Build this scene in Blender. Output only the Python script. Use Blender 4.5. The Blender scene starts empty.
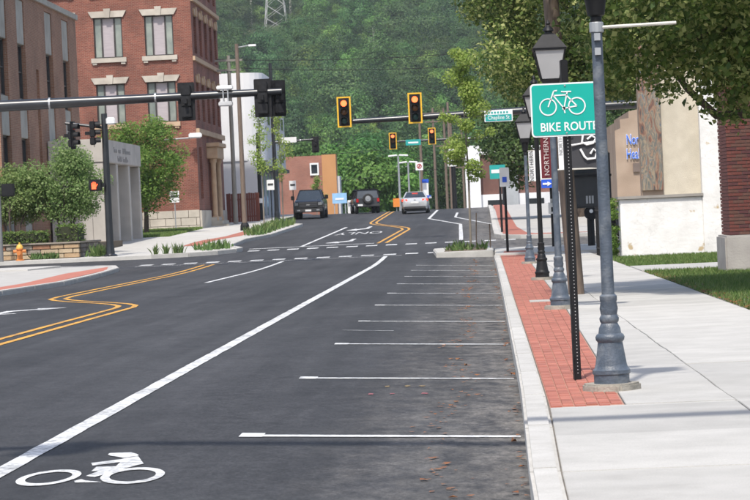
import bpy, bmesh, math, random
import numpy as np
from mathutils import Vector, Matrix

random.seed(7)
RAD = math.radians
scene = bpy.context.scene
COL = scene.collection

# ------------------------------------------------------------------ camera
cd = bpy.data.cameras.new('camera')
cd.sensor_width = 36.0
cd.lens = 124.8
cd.clip_start = 0.5
cd.clip_end = 6000
cd.dof.use_dof = True
cd.dof.focus_distance = 32.0
cd.dof.aperture_fstop = 14
cam = bpy.data.objects.new('camera', cd)
COL.objects.link(cam)
cam.matrix_world = (Matrix.Translation((0, 0, 1.6)) @ Matrix.Rotation(math.atan(99.9/2600), 4, 'Z')
                    @ Matrix.Rotation(RAD(90) - math.atan(35.4/2600), 4, 'X') @ Matrix.Rotation(-0.045, 4, 'Z'))
scene.camera = cam

# ------------------------------------------------------------------ light
SUN_EL, SUN_AZ = RAD(58), RAD(12)          # the sun stands behind the viewer and to the left
world = bpy.data.worlds.new('World')
scene.world = world
world.use_nodes = True
wn = world.node_tree
sky = wn.nodes.new('ShaderNodeTexSky')
sky.sky_type = 'NISHITA'
sky.sun_disc = False
sky.sun_elevation = SUN_EL
sky.sun_rotation = math.pi + SUN_AZ
sky.dust_density = 2.5
sky.ozone_density = 1.0
wn.links.new(sky.outputs[0], wn.nodes['Background'].inputs[0])
wn.nodes['Background'].inputs[1].default_value = 0.15
sd = bpy.data.lights.new('sun', 'SUN')
sd.energy = 3.2
sd.angle = RAD(1.8)
sd.color = (1.0, 0.955, 0.88)
sun = bpy.data.objects.new('sun', sd)
COL.objects.link(sun)
ldir = Vector((math.sin(SUN_AZ)*math.cos(SUN_EL), math.cos(SUN_AZ)*math.cos(SUN_EL), -math.sin(SUN_EL)))
sun.rotation_euler = ldir.to_track_quat('-Z', 'Y').to_euler()
sun.location = (-10, -30, 60)
vs = scene.view_settings
vs.view_transform = 'Standard'
vs.look = 'None'
vs.exposure = 0.5
vs.gamma = 1
scene.cycles.use_denoising = True
scene.cycles.max_bounces = 8
scene.cycles.transparent_max_bounces = 12

# ------------------------------------------------------------------ materials
MATS = {}
def nodes_of(name):
    m = bpy.data.materials.new(name)
    m.use_nodes = True
    nt = m.node_tree
    return m, nt, nt.nodes, nt.links, nt.nodes['Principled BSDF']

def pm(name, c1, c2=None, scale=3.0, rough=0.7, bump=0.0, bscale=None, metal=0.0, spec=0.5, detail=6, emit=0, stretch=None, c3=None, s3=0.4):
    """plain procedural surface: two colours mixed by noise, a third by broad noise, fine relief"""
    if name in MATS: return MATS[name]
    m, nt, N, L, bs = nodes_of(name)
    if c2 is None:
        c2 = tuple(max(0, v*0.82) for v in c1)
    tc = N.new('ShaderNodeTexCoord')
    vec = tc.outputs['Object']
    if stretch:
        mp = N.new('ShaderNodeMapping'); mp.inputs['Scale'].default_value = stretch
        L.new(vec, mp.inputs[0]); vec = mp.outputs[0]
    nz = N.new('ShaderNodeTexNoise'); nz.inputs['Scale'].default_value = scale; nz.inputs['Detail'].default_value = detail
    L.new(vec, nz.inputs['Vector'])
    rp = N.new('ShaderNodeMapRange'); rp.inputs[1].default_value = .32; rp.inputs[2].default_value = .68
    L.new(nz.outputs[0], rp.inputs[0])
    mx = N.new('ShaderNodeMix'); mx.data_type = 'RGBA'
    mx.inputs[6].default_value = (*c1, 1); mx.inputs[7].default_value = (*c2, 1)
    L.new(rp.outputs[0], mx.inputs[0])
    out = mx.outputs[2]
    if c3:
        n3 = N.new('ShaderNodeTexNoise'); n3.inputs['Scale'].default_value = s3; n3.inputs['Detail'].default_value = 5
        L.new(vec, n3.inputs['Vector'])
        r3 = N.new('ShaderNodeMapRange'); r3.inputs[1].default_value = .5; r3.inputs[2].default_value = .72
        L.new(n3.outputs[0], r3.inputs[0])
        m3 = N.new('ShaderNodeMix'); m3.data_type = 'RGBA'
        L.new(r3.outputs[0], m3.inputs[0]); L.new(out, m3.inputs[6]); m3.inputs[7].default_value = (*c3, 1)
        out = m3.outputs[2]
    L.new(out, bs.inputs['Base Color'])
    bs.inputs['Roughness'].default_value = rough
    bs.inputs['Metallic'].default_value = metal
    bs.inputs['Specular IOR Level'].default_value = spec
    if bump:
        bn = N.new('ShaderNodeTexNoise'); bn.inputs['Scale'].default_value = bscale or scale*6; bn.inputs['Detail'].default_value = 4
        L.new(vec, bn.inputs['Vector'])
        bp = N.new('ShaderNodeBump'); bp.inputs['Strength'].default_value = bump; bp.inputs['Distance'].default_value = .02
        L.new(bn.outputs[0], bp.inputs['Height']); L.new(bp.outputs[0], bs.inputs['Normal'])
    if emit:
        bs.inputs['Emission Color'].default_value = (*c1, 1); bs.inputs['Emission Strength'].default_value = emit
    MATS[name] = m
    return m

def leaf_mat(name, c1, c2, c3, trans=0.35, hue=(.49, .508), val=(.9, 1.1)):
    if name in MATS: return MATS[name]
    m, nt, N, L, bs = nodes_of(name)
    geo = N.new('ShaderNodeNewGeometry')
    oi = N.new('ShaderNodeObjectInfo')
    cr = N.new('ShaderNodeValToRGB')
    cr.color_ramp.elements[0].color = (*c1, 1); cr.color_ramp.elements[1].color = (*c3, 1)
    e = cr.color_ramp.elements.new(.55); e.color = (*c2, 1)
    L.new(geo.outputs['Random Per Island'], cr.inputs[0])
    hs = N.new('ShaderNodeHueSaturation')
    def rng(lo, hi, src):
        r = N.new('ShaderNodeMapRange'); r.inputs[3].default_value = lo; r.inputs[4].default_value = hi
        L.new(src, r.inputs[0]); return r.outputs[0]
    L.new(rng(*hue, oi.outputs['Random']), hs.inputs['Hue'])
    wn_ = N.new('ShaderNodeTexWhiteNoise'); wn_.noise_dimensions = '1D'
    L.new(oi.outputs['Random'], wn_.inputs['W'])
    L.new(rng(*val, wn_.outputs[0]), hs.inputs['Value'])
    L.new(cr.outputs[0], hs.inputs['Color'])
    L.new(hs.outputs[0], bs.inputs['Base Color'])
    bs.inputs['Roughness'].default_value = .55
    bs.inputs['Specular IOR Level'].default_value = .3
    tr = N.new('ShaderNodeBsdfTranslucent'); L.new(hs.outputs[0], tr.inputs[0])
    ms = N.new('ShaderNodeMixShader'); ms.inputs[0].default_value = trans
    L.new(bs.outputs[0], ms.inputs[1]); L.new(tr.outputs[0], ms.inputs[2])
    L.new(ms.outputs[0], N['Material Output'].inputs[0])
    MATS[name] = m
    return m

def brick_mat(name, c1, c2, mortar, scale=1.0, bw=.22, bh=.075, axis='xz', vary=.5):
    """far brickwork, too small to see single bricks: courses with joints"""
    if name in MATS: return MATS[name]
    m, nt, N, L, bs = nodes_of(name)
    tc = N.new('ShaderNodeTexCoord')
    sp = N.new('ShaderNodeSeparateXYZ'); L.new(tc.outputs['Object'], sp.inputs[0])
    ad = N.new('ShaderNodeMath'); ad.operation = 'ADD'
    L.new(sp.outputs[0], ad.inputs[0]); L.new(sp.outputs[1], ad.inputs[1])
    cb = N.new('ShaderNodeCombineXYZ'); L.new(ad.outputs[0], cb.inputs[0]); L.new(sp.outputs[2], cb.inputs[1])
    bt = N.new('ShaderNodeTexBrick')
    bt.inputs['Color1'].default_value = (*c1, 1); bt.inputs['Color2'].default_value = (*c2, 1); bt.inputs['Mortar'].default_value = (*mortar, 1)
    bt.inputs['Scale'].default_value = scale; bt.inputs['Mortar Size'].default_value = .008
    bt.inputs['Brick Width'].default_value = bw; bt.inputs['Row Height'].default_value = bh
    L.new(cb.outputs[0], bt.inputs[0])
    nz = N.new('ShaderNodeTexNoise'); nz.inputs['Scale'].default_value = .6; nz.inputs['Detail'].default_value = 8
    L.new(tc.outputs['Object'], nz.inputs['Vector'])
    r = N.new('ShaderNodeMapRange'); r.inputs[1].default_value = .3; r.inputs[2].default_value = .7; r.inputs[3].default_value = 1-vary*.5; r.inputs[4].default_value = 1+vary*.35
    L.new(nz.outputs[0], r.inputs[0])
    hs = N.new('ShaderNodeHueSaturation'); L.new(bt.outputs[0], hs.inputs['Color']); L.new(r.outputs[0], hs.inputs['Value'])
    L.new(hs.outputs[0], bs.inputs['Base Color'])
    bs.inputs['Roughness'].default_value = .85
    bp = N.new('ShaderNodeBump'); bp.inputs['Strength'].default_value = .4; bp.inputs['Distance'].default_value = .01; bp.invert = True
    L.new(bt.outputs['Fac'], bp.inputs['Height']); L.new(bp.outputs[0], bs.inputs['Normal'])
    MATS[name] = m
    return m

def asphalt_mat():
    m, nt, N, L, bs = nodes_of('asphalt')
    tc = N.new('ShaderNodeTexCoord'); P = tc.outputs['Object']
    def noise(sc, st=None, det=6, rough=.55):
        v = P
        if st:
            mp = N.new('ShaderNodeMapping'); mp.inputs['Scale'].default_value = st; L.new(P, mp.inputs[0]); v = mp.outputs[0]
        n = N.new('ShaderNodeTexNoise'); n.inputs['Scale'].default_value = sc; n.inputs['Detail'].default_value = det; n.inputs['Roughness'].default_value = rough
        L.new(v, n.inputs['Vector']); return n.outputs[0]
    def mr(src, a, b, c, d):
        r = N.new('ShaderNodeMapRange'); r.inputs[1].default_value = a; r.inputs[2].default_value = b; r.inputs[3].default_value = c; r.inputs[4].default_value = d
        L.new(src, r.inputs[0]); return r.outputs[0]
    def math_(op, a, b):
        n = N.new('ShaderNodeMath'); n.operation = op
        for i, v in enumerate((a, b)):
            if isinstance(v, (int, float)): n.inputs[i].default_value = v
            else: L.new(v, n.inputs[i])
        return n.outputs[0]
    broad = math_('MULTIPLY', mr(noise(.35, (1, .25, 1)), .35, .68, .78, 1.25), mr(noise(1.7, (1, .45, 1), 8, .65), .36, .66, .88, 1.16))      # patches drawn out along the traffic
    streak = mr(noise(1.1, (2.2, .04, 1), 4), .35, .7, .86, 1.2)  # tyre wear
    mid = mr(noise(7, (1, .6, 1), 6, .7), .35, .68, .8, 1.22)
    grain = mr(noise(34, (1, .8, 1), 4, .85), .3, .72, .45, 1.65)
    v = math_('MULTIPLY', math_('MULTIPLY', broad, streak), math_('MULTIPLY', mid, grain))
    sp = N.new('ShaderNodeSeparateXYZ'); L.new(P, sp.inputs[0])
    wx = math_('ADD', sp.outputs[0], mr(noise(1.6, (1, .3, 1)), 0, 1, -.45, .45))
    dust = math_('MULTIPLY', mr(wx, -1.3, .3, 0, 1), mr(noise(5, (1, .5, 1), 8, .7), .38, .66, .05, 1))   # sandy dust gathered along the gutter
    # fine cracks in a few places
    vo = N.new('ShaderNodeTexVoronoi'); vo.feature = 'DISTANCE_TO_EDGE'; vo.inputs['Scale'].default_value = .22
    wv = N.new('ShaderNodeTexNoise'); wv.inputs['Scale'].default_value = .8; L.new(P, wv.inputs['Vector'])
    va = N.new('ShaderNodeVectorMath'); va.operation = 'ADD'
    L.new(P, va.inputs[0]); L.new(wv.outputs['Color'], va.inputs[1]); L.new(va.outputs[0], vo.inputs['Vector'])
    crack = math_('MULTIPLY', mr(vo.outputs['Distance'], 0, .004, 1, 0), mr(noise(.12), .52, .6, 0, .7))
    fleck = mr(noise(38, None, 2, .6), .66, .74, 0, 1)            # pale stones in the aggregate
    drip = mr(noise(1.15, None, 3), .70, .76, 0, .55)              # oil drips
    base = N.new('ShaderNodeMix'); base.data_type = 'RGBA'
    base.inputs[6].default_value = (.040, .040, .042, 1); base.inputs[7].default_value = (.20, .185, .165, 1)
    L.new(math_('MULTIPLY', dust, .8), base.inputs[0])
    v = math_('MULTIPLY', math_('ADD', v, math_('MULTIPLY', fleck, .9)), math_('SUBTRACT', 1.0, drip))
    sc = N.new('ShaderNodeVectorMath'); sc.operation = 'SCALE'
    L.new(base.outputs[2], sc.inputs[0]); L.new(v, sc.inputs['Scale'])
    ck = N.new('ShaderNodeMix'); ck.data_type = 'RGBA'; L.new(crack, ck.inputs[0]); L.new(sc.outputs[0], ck.inputs[6]); ck.inputs[7].default_value = (.018, .018, .018, 1)
    L.new(ck.outputs[2], bs.inputs['Base Color'])
    bs.inputs['Roughness'].default_value = .82
    bs.inputs['Specular IOR Level'].default_value = .35
    bp = N.new('ShaderNodeBump'); bp.inputs['Strength'].default_value = .35; bp.inputs['Distance'].default_value = .008
    L.new(noise(90, None, 3), bp.inputs['Height']); L.new(bp.outputs[0], bs.inputs['Normal'])
    return m

def paint_mat(name, col, under=(.05, .05, .053), wear=.46):
    """road paint: worn through to the asphalt in flecks"""
    m, nt, N, L, bs = nodes_of(name)
    tc = N.new('ShaderNodeTexCoord')
    a = N.new('ShaderNodeTexNoise'); a.inputs['Scale'].default_value = 14; a.inputs['Detail'].default_value = 8; a.inputs['Roughness'].default_value = .7
    b = N.new('ShaderNodeTexNoise'); b.inputs['Scale'].default_value = 1.3; b.inputs['Detail'].default_value = 4
    L.new(tc.outputs['Object'], a.inputs['Vector']); L.new(tc.outputs['Object'], b.inputs['Vector'])
    ad = N.new('ShaderNodeMath'); ad.operation = 'MULTIPLY_ADD'; ad.inputs[1].default_value = .45
    L.new(b.outputs[0], ad.inputs[0]); L.new(a.outputs[0], ad.inputs[2])
    r = N.new('ShaderNodeMapRange'); r.inputs[1].default_value = wear+.20; r.inputs[2].default_value = wear+.42; r.inputs[4].default_value = .75
    L.new(ad.outputs[0], r.inputs[0])
    mx = N.new('ShaderNodeMix'); mx.data_type = 'RGBA'; mx.inputs[6].default_value = (*col, 1); mx.inputs[7].default_value = (*under, 1)
    L.new(r.outputs[0], mx.inputs[0]); L.new(mx.outputs[2], bs.inputs['Base Color'])
    bs.inputs['Roughness'].default_value = .6
    MATS[name] = m
    return m

def slab_mat(name, c1, c2, stain, scale, vary=.10):
    """cast or fired pieces: each its own tone, with blotches, grit and a few dark spots"""
    m, nt, N, L, bs = nodes_of(name)
    tc = N.new('ShaderNodeTexCoord'); P = tc.outputs['Object']
    geo = N.new('ShaderNodeNewGeometry'); W_ = geo.outputs['Position']
    oi = N.new('ShaderNodeObjectInfo')
    def nz(s, d=6, r=.6):
        n = N.new('ShaderNodeTexNoise'); n.inputs['Scale'].default_value = s; n.inputs['Detail'].default_value = d; n.inputs['Roughness'].default_value = r; L.new(W_, n.inputs['Vector']); return n.outputs[0]
    def mr(src, a, b, c=0, d=1):
        r = N.new('ShaderNodeMapRange'); r.inputs[1].default_value = a; r.inputs[2].default_value = b; r.inputs[3].default_value = c; r.inputs[4].default_value = d; L.new(src, r.inputs[0]); return r.outputs[0]
    def mix(f, a, b):
        x = N.new('ShaderNodeMix'); x.data_type = 'RGBA'; L.new(f, x.inputs[0])
        for i, v in ((6, a), (7, b)):
            if isinstance(v, tuple): x.inputs[i].default_value = (*v, 1)
            else: L.new(v, x.inputs[i])
        return x.outputs[2]
    def mul(a, b):
        n = N.new('ShaderNodeMath'); n.operation = 'MULTIPLY'
        for i, v in enumerate((a, b)):
            if isinstance(v, (int, float)): n.inputs[i].default_value = v
            else: L.new(v, n.inputs[i])
        return n.outputs[0]
    c = mix(mr(nz(scale), .35, .65), c1, c2)
    c = mix(mr(nz(scale*.35, 8, .7), .56, .74, 0, .65), c, stain)
    vo = N.new('ShaderNodeTexVoronoi'); vo.inputs['Scale'].default_value = 1.3; L.new(W_, vo.inputs['Vector'])
    c = mix(mr(vo.outputs['Distance'], .02, .035, .5, 0), c, tuple(v*.55 for v in stain))     # old gum and drips
    rnd = N.new('ShaderNodeMath'); rnd.operation = 'ADD'; L.new(oi.outputs['Random'], rnd.inputs[0]); L.new(geo.outputs['Random Per Island'], rnd.inputs[1])
    fr = N.new('ShaderNodeMath'); fr.operation = 'FRACT'; L.new(rnd.outputs[0], fr.inputs[0])
    val = mul(mr(fr.outputs[0], 0, 1, 1-vary, 1+vary), mr(nz(85, 3, .8), .3, .7, .87, 1.12))
    hs = N.new('ShaderNodeHueSaturation'); L.new(c, hs.inputs['Color']); L.new(val, hs.inputs['Value'])
    L.new(hs.outputs[0], bs.inputs['Base Color']); bs.inputs['Roughness'].default_value = .88
    bp = N.new('ShaderNodeBump'); bp.inputs['Strength'].default_value = .3; bp.inputs['Distance'].default_value = .006; L.new(nz(60, 4), bp.inputs['Height']); L.new(bp.outputs[0], bs.inputs['Normal'])
    MATS[name] = m
    return m

def glass_mat(name, col, rough=.06):
    if name in MATS: return MATS[name]
    return pm(name, col, tuple(v*.7 for v in col), scale=.7, rough=rough, spec=.9)

ASPHALT = asphalt_mat()
WPAINT = paint_mat('white_road_paint', (.70, .70, .685))
YPAINT = paint_mat('yellow_road_paint', (.72, .36, .035))
CONC = slab_mat('sidewalk_concrete', (.455, .44, .41), (.385, .372, .345), (.30, .285, .26), 1.6)
KERBM = slab_mat('kerb_concrete', (.48, .465, .435), (.41, .395, .365), (.29, .275, .25), 2.2, .07)
JOINT = pm('joint_dirt', (.22, .20, .17), (.12, .11, .10), 5, .95)
SOIL = pm('soil', (.10, .075, .05), (.16, .12, .08), 6, .95, .5, 30)
PAVER = slab_mat('red_paver', (.40, .15, .105), (.33, .112, .078), (.27, .11, .085), 3.0, .15)
PAVERJ = pm('paver_joint', (.42, .24, .18), (.34, .17, .125), 8, .95)
STEEL_BLUE = pm('weathered_grey_paint', (.085, .105, .135), (.055, .07, .09), 9, .45, .3, 50, c3=(.17, .185, .20), s3=6)
BLACK = pm('black_paint', (.009, .009, .01), (.016, .016, .017), 8, .5, spec=.25)
BLACKM = pm('matt_black_paint', (.012, .012, .013), (.022, .022, .024), 8, .65, spec=.2)
DKSTEEL = pm('black_steel_pole', (.012, .014, .018), (.022, .024, .028), 3, .32, spec=.6)
WOODP = pm('pole_wood', (.20, .15, .115), (.12, .09, .07), 6, .9, .4, 40, stretch=(6, 6, .4))
WOODG = pm('grey_pole_wood', (.30, .28, .25), (.21, .195, .17), 6, .9, .4, 40, stretch=(6, 6, .4))
WHITE = pm('white_paint', (.78, .78, .77), (.70, .70, .69), 3, .5)
SILVER = pm('galvanised_steel', (.42, .43, .44), (.34, .35, .36), 5, .45, metal=.5)
GREENS = pm('sign_green', (.0, .37, .30), (.0, .34, .275), 2, .35)
TEALS = pm('street_sign_teal', (.02, .33, .30), (.02, .28, .26), 2, .4)
BLUES = pm('sign_blue', (.02, .10, .62), (.02, .09, .52), 2, .4)
REDB = pm('banner_maroon', (.14, .014, .022), (.11, .012, .018), 4, .8)
CHARB = pm('banner_charcoal', (.045, .045, .05), (.035, .035, .04), 4, .8)
BARK = pm('bark', (.11, .08, .06), (.06, .045, .035), 8, .95, .6, 30, stretch=(4, 4, .8))
RUBBER = pm('tyre_rubber', (.018, .018, .018), (.03, .03, .03), 10, .85)
CHROME = pm('bright_metal', (.6, .6, .61), (.5, .5, .52), 4, .25, metal=.9)
CGLASS = glass_mat('car_glass', (.03, .04, .05))
REDL = pm('red_lens', (.45, .015, .015), (.35, .01, .01), 4, .25)
TAILON = pm('lit_tail_lamp', (.8, .06, .03), (.8, .06, .03), 4, .3, emit=.8)
PLASTIC = pm('dark_plastic', (.03, .03, .032), (.045, .045, .047), 6, .7)

# ------------------------------------------------------------------ mesh helpers
class MB:
    def __init__(s): s.v = []; s.f = []
    def add(s, vs, fs):
        n = len(s.v); s.v += [tuple(p) for p in vs]; s.f += [tuple(i+n for i in f) for f in fs]; return s
    def box(s, x0, x1, y0, y1, z0, z1):
        return s.add([(x0,y0,z0),(x1,y0,z0),(x1,y1,z0),(x0,y1,z0),(x0,y0,z1),(x1,y0,z1),(x1,y1,z1),(x0,y1,z1)],
                     [(0,3,2,1),(4,5,6,7),(0,1,5,4),(1,2,6,5),(2,3,7,6),(3,0,4,7)])
    def cbox(s, c, d, rz=0, rx=0, ry=0):
        M = Matrix.Translation(c) @ Matrix.Rotation(rz, 4, 'Z') @ Matrix.Rotation(ry, 4, 'Y') @ Matrix.Rotation(rx, 4, 'X')
        h = [v/2 for v in d]
        pts = [M @ Vector((a*h[0], b*h[1], e*h[2])) for a, b, e in
               ((-1,-1,-1),(1,-1,-1),(1,1,-1),(-1,1,-1),(-1,-1,1),(1,-1,1),(1,1,1),(-1,1,1))]
        return s.add(pts, [(0,3,2,1),(4,5,6,7),(0,1,5,4),(1,2,6,5),(2,3,7,6),(3,0,4,7)])
    def tube(s, pts, rad, n=10, caps=True):
        pts = [Vector(p) for p in pts]
        if not isinstance(rad, (list, tuple)): rad = [rad]*len(pts)
        base = len(s.v); prev = None
        for i, p in enumerate(pts):
            d = (pts[min(i+1, len(pts)-1)] - pts[max(i-1, 0)]).normalized()
            if prev is None:
                a = d.orthogonal().normalized()
            else:
                a = (prev - d*prev.dot(d)).normalized()
            prev = a; b = d.cross(a)
            for k in range(n):
                t = 2*math.pi*k/n
                s.v.append(tuple(p + (a*math.cos(t) + b*math.sin(t))*rad[i]))
        for i in range(len(pts)-1):
            for k in range(n):
                q = (k+1) % n
                s.f.append((base+i*n+k, base+i*n+q, base+(i+1)*n+q, base+(i+1)*n+k))
        if caps:
            s.f.append(tuple(base+k for k in reversed(range(n))))
            s.f.append(tuple(base+(len(pts)-1)*n+k for k in range(n)))
        return s
    def lathe(s, prof, c=(0,0,0), n=20, axis='z'):
        base = len(s.v)
        for r, h in prof:
            for k in range(n):
                t = 2*math.pi*k/n
                q = (r*math.cos(t), r*math.sin(t), h) if axis == 'z' else ((h, r*math.cos(t), r*math.sin(t)) if axis == 'x' else (r*math.sin(t), h, r*math.cos(t)))
                s.v.append((c[0]+q[0], c[1]+q[1], c[2]+q[2]))
        for i in range(len(prof)-1):
            for k in range(n):
                q = (k+1) % n
                s.f.append((base+i*n+k, base+i*n+q, base+(i+1)*n+q, base+(i+1)*n+k))
        s.f.append(tuple(base+k for k in reversed(range(n))))
        s.f.append(tuple(base+(len(prof)-1)*n+k for k in range(n)))
        return s
    def prism(s, poly, z0, z1):
        n = len(poly); zf0 = z0 if callable(z0) else (lambda x, y: z0); zf1 = z1 if callable(z1) else (lambda x, y: z1)
        return s.add([(x, y, zf0(x, y)) for x, y in poly] + [(x, y, zf1(x, y)) for x, y in poly],
                     [tuple(reversed(range(n))), tuple(range(n, 2*n))] + [(i, (i+1) % n, n+(i+1) % n, n+i) for i in range(n)])
    def plate(s, poly, y0, y1):
        """outline in x,z given thickness along y; front at y0"""
        n = len(poly)
        return s.add([(x, y0, z) for x, z in poly] + [(x, y1, z) for x, z in poly],
                     [tuple(range(n)), tuple(reversed(range(n, 2*n)))] + [((i+1) % n, i, n+i, n+(i+1) % n) for i in range(n)])
    def ring(s, c, r0, r1, y0, y1, n=28):
        """flat ring facing -y"""
        base = len(s.v)
        for r, y in ((r0, y0), (r1, y0), (r1, y1), (r0, y1)):
            for k in range(n):
                t = 2*math.pi*k/n; s.v.append((c[0]+r*math.cos(t), y, c[1]+r*math.sin(t)))
        for j in range(4):
            for k in range(n):
                q = (k+1) % n; a = base+j*n; b = base+((j+1) % 4)*n
                s.f.append((a+k, a+q, b+q, b+k))
        return s
    def build(s, name, mat, parent=None, smooth=False, bevel=0, loc=None, rz=0):
        me = bpy.data.meshes.new(name)
        off = Vector((0, 0, 0))
        if parent is not None and parent.get('_world'):
            off = Vector(parent['_world'])
        me.from_pydata([(v[0]-off[0], v[1]-off[1], v[2]-off[2]) for v in s.v], [], s.f)
        bm = bmesh.new(); bm.from_mesh(me)
        bmesh.ops.recalc_face_normals(bm, faces=bm.faces)
        if bevel:
            bmesh.ops.bevel(bm, geom=[e for e in bm.edges if e.is_manifold and e.calc_face_angle(0) > .5], offset=bevel, segments=2, affect='EDGES', clamp_overlap=True)
        bm.to_mesh(me); bm.free()
        if smooth:
            me.polygons.foreach_set('use_smooth', [True]*len(me.polygons))
            me.set_sharp_from_angle(angle=RAD(38))
        return link(name, me, mat, parent, loc, rz)

def link(name, me, mat, parent=None, loc=None, rz=0):
    o = bpy.data.objects.new(name, me)
    COL.objects.link(o)
    if mat is not None and not me.materials: me.materials.append(mat)
    if parent is not None:
        o.parent = parent
        if parent.get('_world') is not None: o['_world'] = parent['_world']
    if loc is not None: o.location = loc
    if rz: o.rotation_euler = (0, 0, rz)
    return o

def tag(o, label=None, cat=None, group=None, kind=None):
    if label: o['label'] = label
    if cat: o['category'] = cat
    if group: o['group'] = group
    if kind: o['kind'] = kind
    return o

def thing(name, loc, label, cat, group=None, rz=0, world=True):
    """Empty at the thing's base. world=True: its parts are given in world metres (only where rz is 0)"""
    o = bpy.data.objects.new(name, None)
    o.empty_display_size = .2
    COL.objects.link(o)
    o.location = loc; o.rotation_euler = (0, 0, rz)
    if world: o['_world'] = tuple(loc)
    return tag(o, label, cat, group)

def copy_tree(o, parent=None):
    c = o.copy(); COL.objects.link(c)
    if parent is not None: c.parent = parent
    for ch in list(o.children): copy_tree(ch, c)
    return c

def text_mesh(body, size, thick=.003, align='CENTER', bold=0.0):
    cu = bpy.data.curves.new('lettering', 'FONT')
    cu.body = body; cu.size = size; cu.align_x = align; cu.align_y = 'CENTER'; cu.extrude = thick; cu.offset = bold
    cu.resolution_u = 3
    ob = bpy.data.objects.new('lettering', cu)
    me = bpy.data.meshes.new_from_object(ob)
    bpy.data.objects.remove(ob); bpy.data.curves.remove(cu)
    return me

def lettering(body, size, M, mat, parent, thick=.003, bold=0.0, sx=1.0, name='lettering'):
    me = text_mesh(body, size, thick, bold=bold)
    me.transform(M @ Matrix.Diagonal((sx, 1, 1, 1)))
    if parent.get('_world') is not None:
        me.transform(Matrix.Translation(-Vector(parent['_world'])))
    return link(name, me, mat, parent)
UPRIGHT = Matrix.Rotation(RAD(90), 4, 'X')      # text plane -> x,z facing -y

def np_mesh(name, V, Fq):
    me = bpy.data.meshes.new(name)
    V = np.asarray(V, np.float32).reshape(-1, 3); Fq = np.asarray(Fq, np.int32)
    k = Fq.shape[1]
    me.vertices.add(len(V)); me.vertices.foreach_set('co', V.ravel())
    me.loops.add(Fq.size); me.loops.foreach_set('vertex_index', Fq.ravel())
    me.polygons.add(len(Fq)); me.polygons.foreach_set('loop_start', np.arange(0, Fq.size, k, dtype=np.int32))
    me.polygons.foreach_set('loop_total', np.full(len(Fq), k, np.int32))
    me.update(calc_edges=True)
    return me

def leaves(rng, clumps, n, size, up=.75, aspect=.62, droop=0, cen=None):
    """leaf blades (four-cornered, folded along the midrib by their tilt) spread over clump shells"""
    C = np.array([c[:3] for c in clumps]); Rr = np.array([c[3] for c in clumps])
    w = Rr**2; w = w/w.sum()
    idx = rng.choice(len(clumps), n, p=w)
    d = rng.normal(size=(n, 3)); d /= np.linalg.norm(d, axis=1, keepdims=True)
    rad = Rr[idx]*(.35+.75*rng.random(n)**.6)
    p = C[idx] + d*rad[:, None]*np.array([1, 1, .8])
    nrm = d*.55 + rng.normal(size=(n, 3))*.42 + np.array([-.08, -.35, up])
    if cen is not None:
        q = p-np.array(cen); q /= np.linalg.norm(q, axis=1, keepdims=True)
        nrm = q*1.0 + d*.45 + rng.normal(size=(n, 3))*.3 + np.array([0, 0, .15]); nrm /= np.linalg.norm(nrm, axis=1, keepdims=True)
    t = rng.normal(size=(n, 3)); t[:, 2] -= droop; t -= nrm*(t*nrm).sum(1, keepdims=True); t /= np.linalg.norm(t, axis=1, keepdims=True)
    b = np.cross(nrm, t)
    s = size*(.65+.7*rng.random(n))[:, None]
    V = np.stack([p - t*s*.5, p + b*s*aspect*.5 + t*s*.05 - nrm*s*.06, p + t*s*.55, p - b*s*aspect*.5 + t*s*.05 - nrm*s*.06], 1).reshape(-1, 3)
    Fq = np.arange(4*n, dtype=np.int32).reshape(n, 4)
    return V, Fq

def crown_clumps(rng, c, r, n, rc, flat=0):
    """clump centres through an ellipsoid, more of them near its skin"""
    out = []
    for _ in range(n):
        d = rng.normal(size=3); d /= np.linalg.norm(d)
        k = (.35+.65*rng.random()**.5)
        q = np.array(c) + d*np.array(r)*k
        out.append((*q, rc*(.6+.8*rng.random())))
    return out

def tree(loc, label, trunk_h, trunk_r, cc, cr, nclump, rc, nleaf, leaf, mat, group=None, seed=1, name='tree', limbs=7, cat='tree', stems=1, droop=0, aspect=.62, lean=(0, 0), bark=None, extra=(), round_=False):
    rng = np.random.default_rng(seed)
    t = thing(name, loc, label, cat, group)
    x, y, z = loc
    m = MB()
    clumps = crown_clumps(rng, cc, cr, nclump, rc) + list(extra)
    for s_ in range(stems):
        ox, oy = (0, 0) if stems == 1 else (.22*math.cos(2.4*s_), .22*math.sin(2.4*s_))
        top = Vector((cc[0]+ox*4, cc[1]+oy*4, cc[2]))
        b0 = Vector((x+ox, y+oy, z-.1)); fork = Vector((x+ox*1.8+lean[0], y+oy*1.8+lean[1], z+trunk_h))
        m.tube([b0, b0.lerp(fork, .5)+Vector((.05, .03, 0)), fork, fork.lerp(top, .6), top], [trunk_r*1.25, trunk_r, trunk_r*.85, trunk_r*.5, trunk_r*.2], 8)
        for k in range(limbs):
            c = clumps[int(rng.integers(len(clumps)))]
            e = Vector(c[:3]); a = fork.lerp(top, .1+.5*rng.random())
            mid = a.lerp(e, .5) + Vector((0, 0, .12*(e-a).length))
            m.tube([a, mid, e], [trunk_r*.42, trunk_r*.25, trunk_r*.08], 6)
    m.build('trunk', bark or BARK, t, smooth=True)
    V, Fq = leaves(rng, clumps, nleaf, leaf, droop=droop, aspect=aspect, cen=(cc[0], cc[1], cc[2]-cr[2]*.4) if round_ else None)
    V = V - np.array(loc)
    me = np_mesh('crown', V, Fq)
    link('crown', me, mat, t)
    return t

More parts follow.
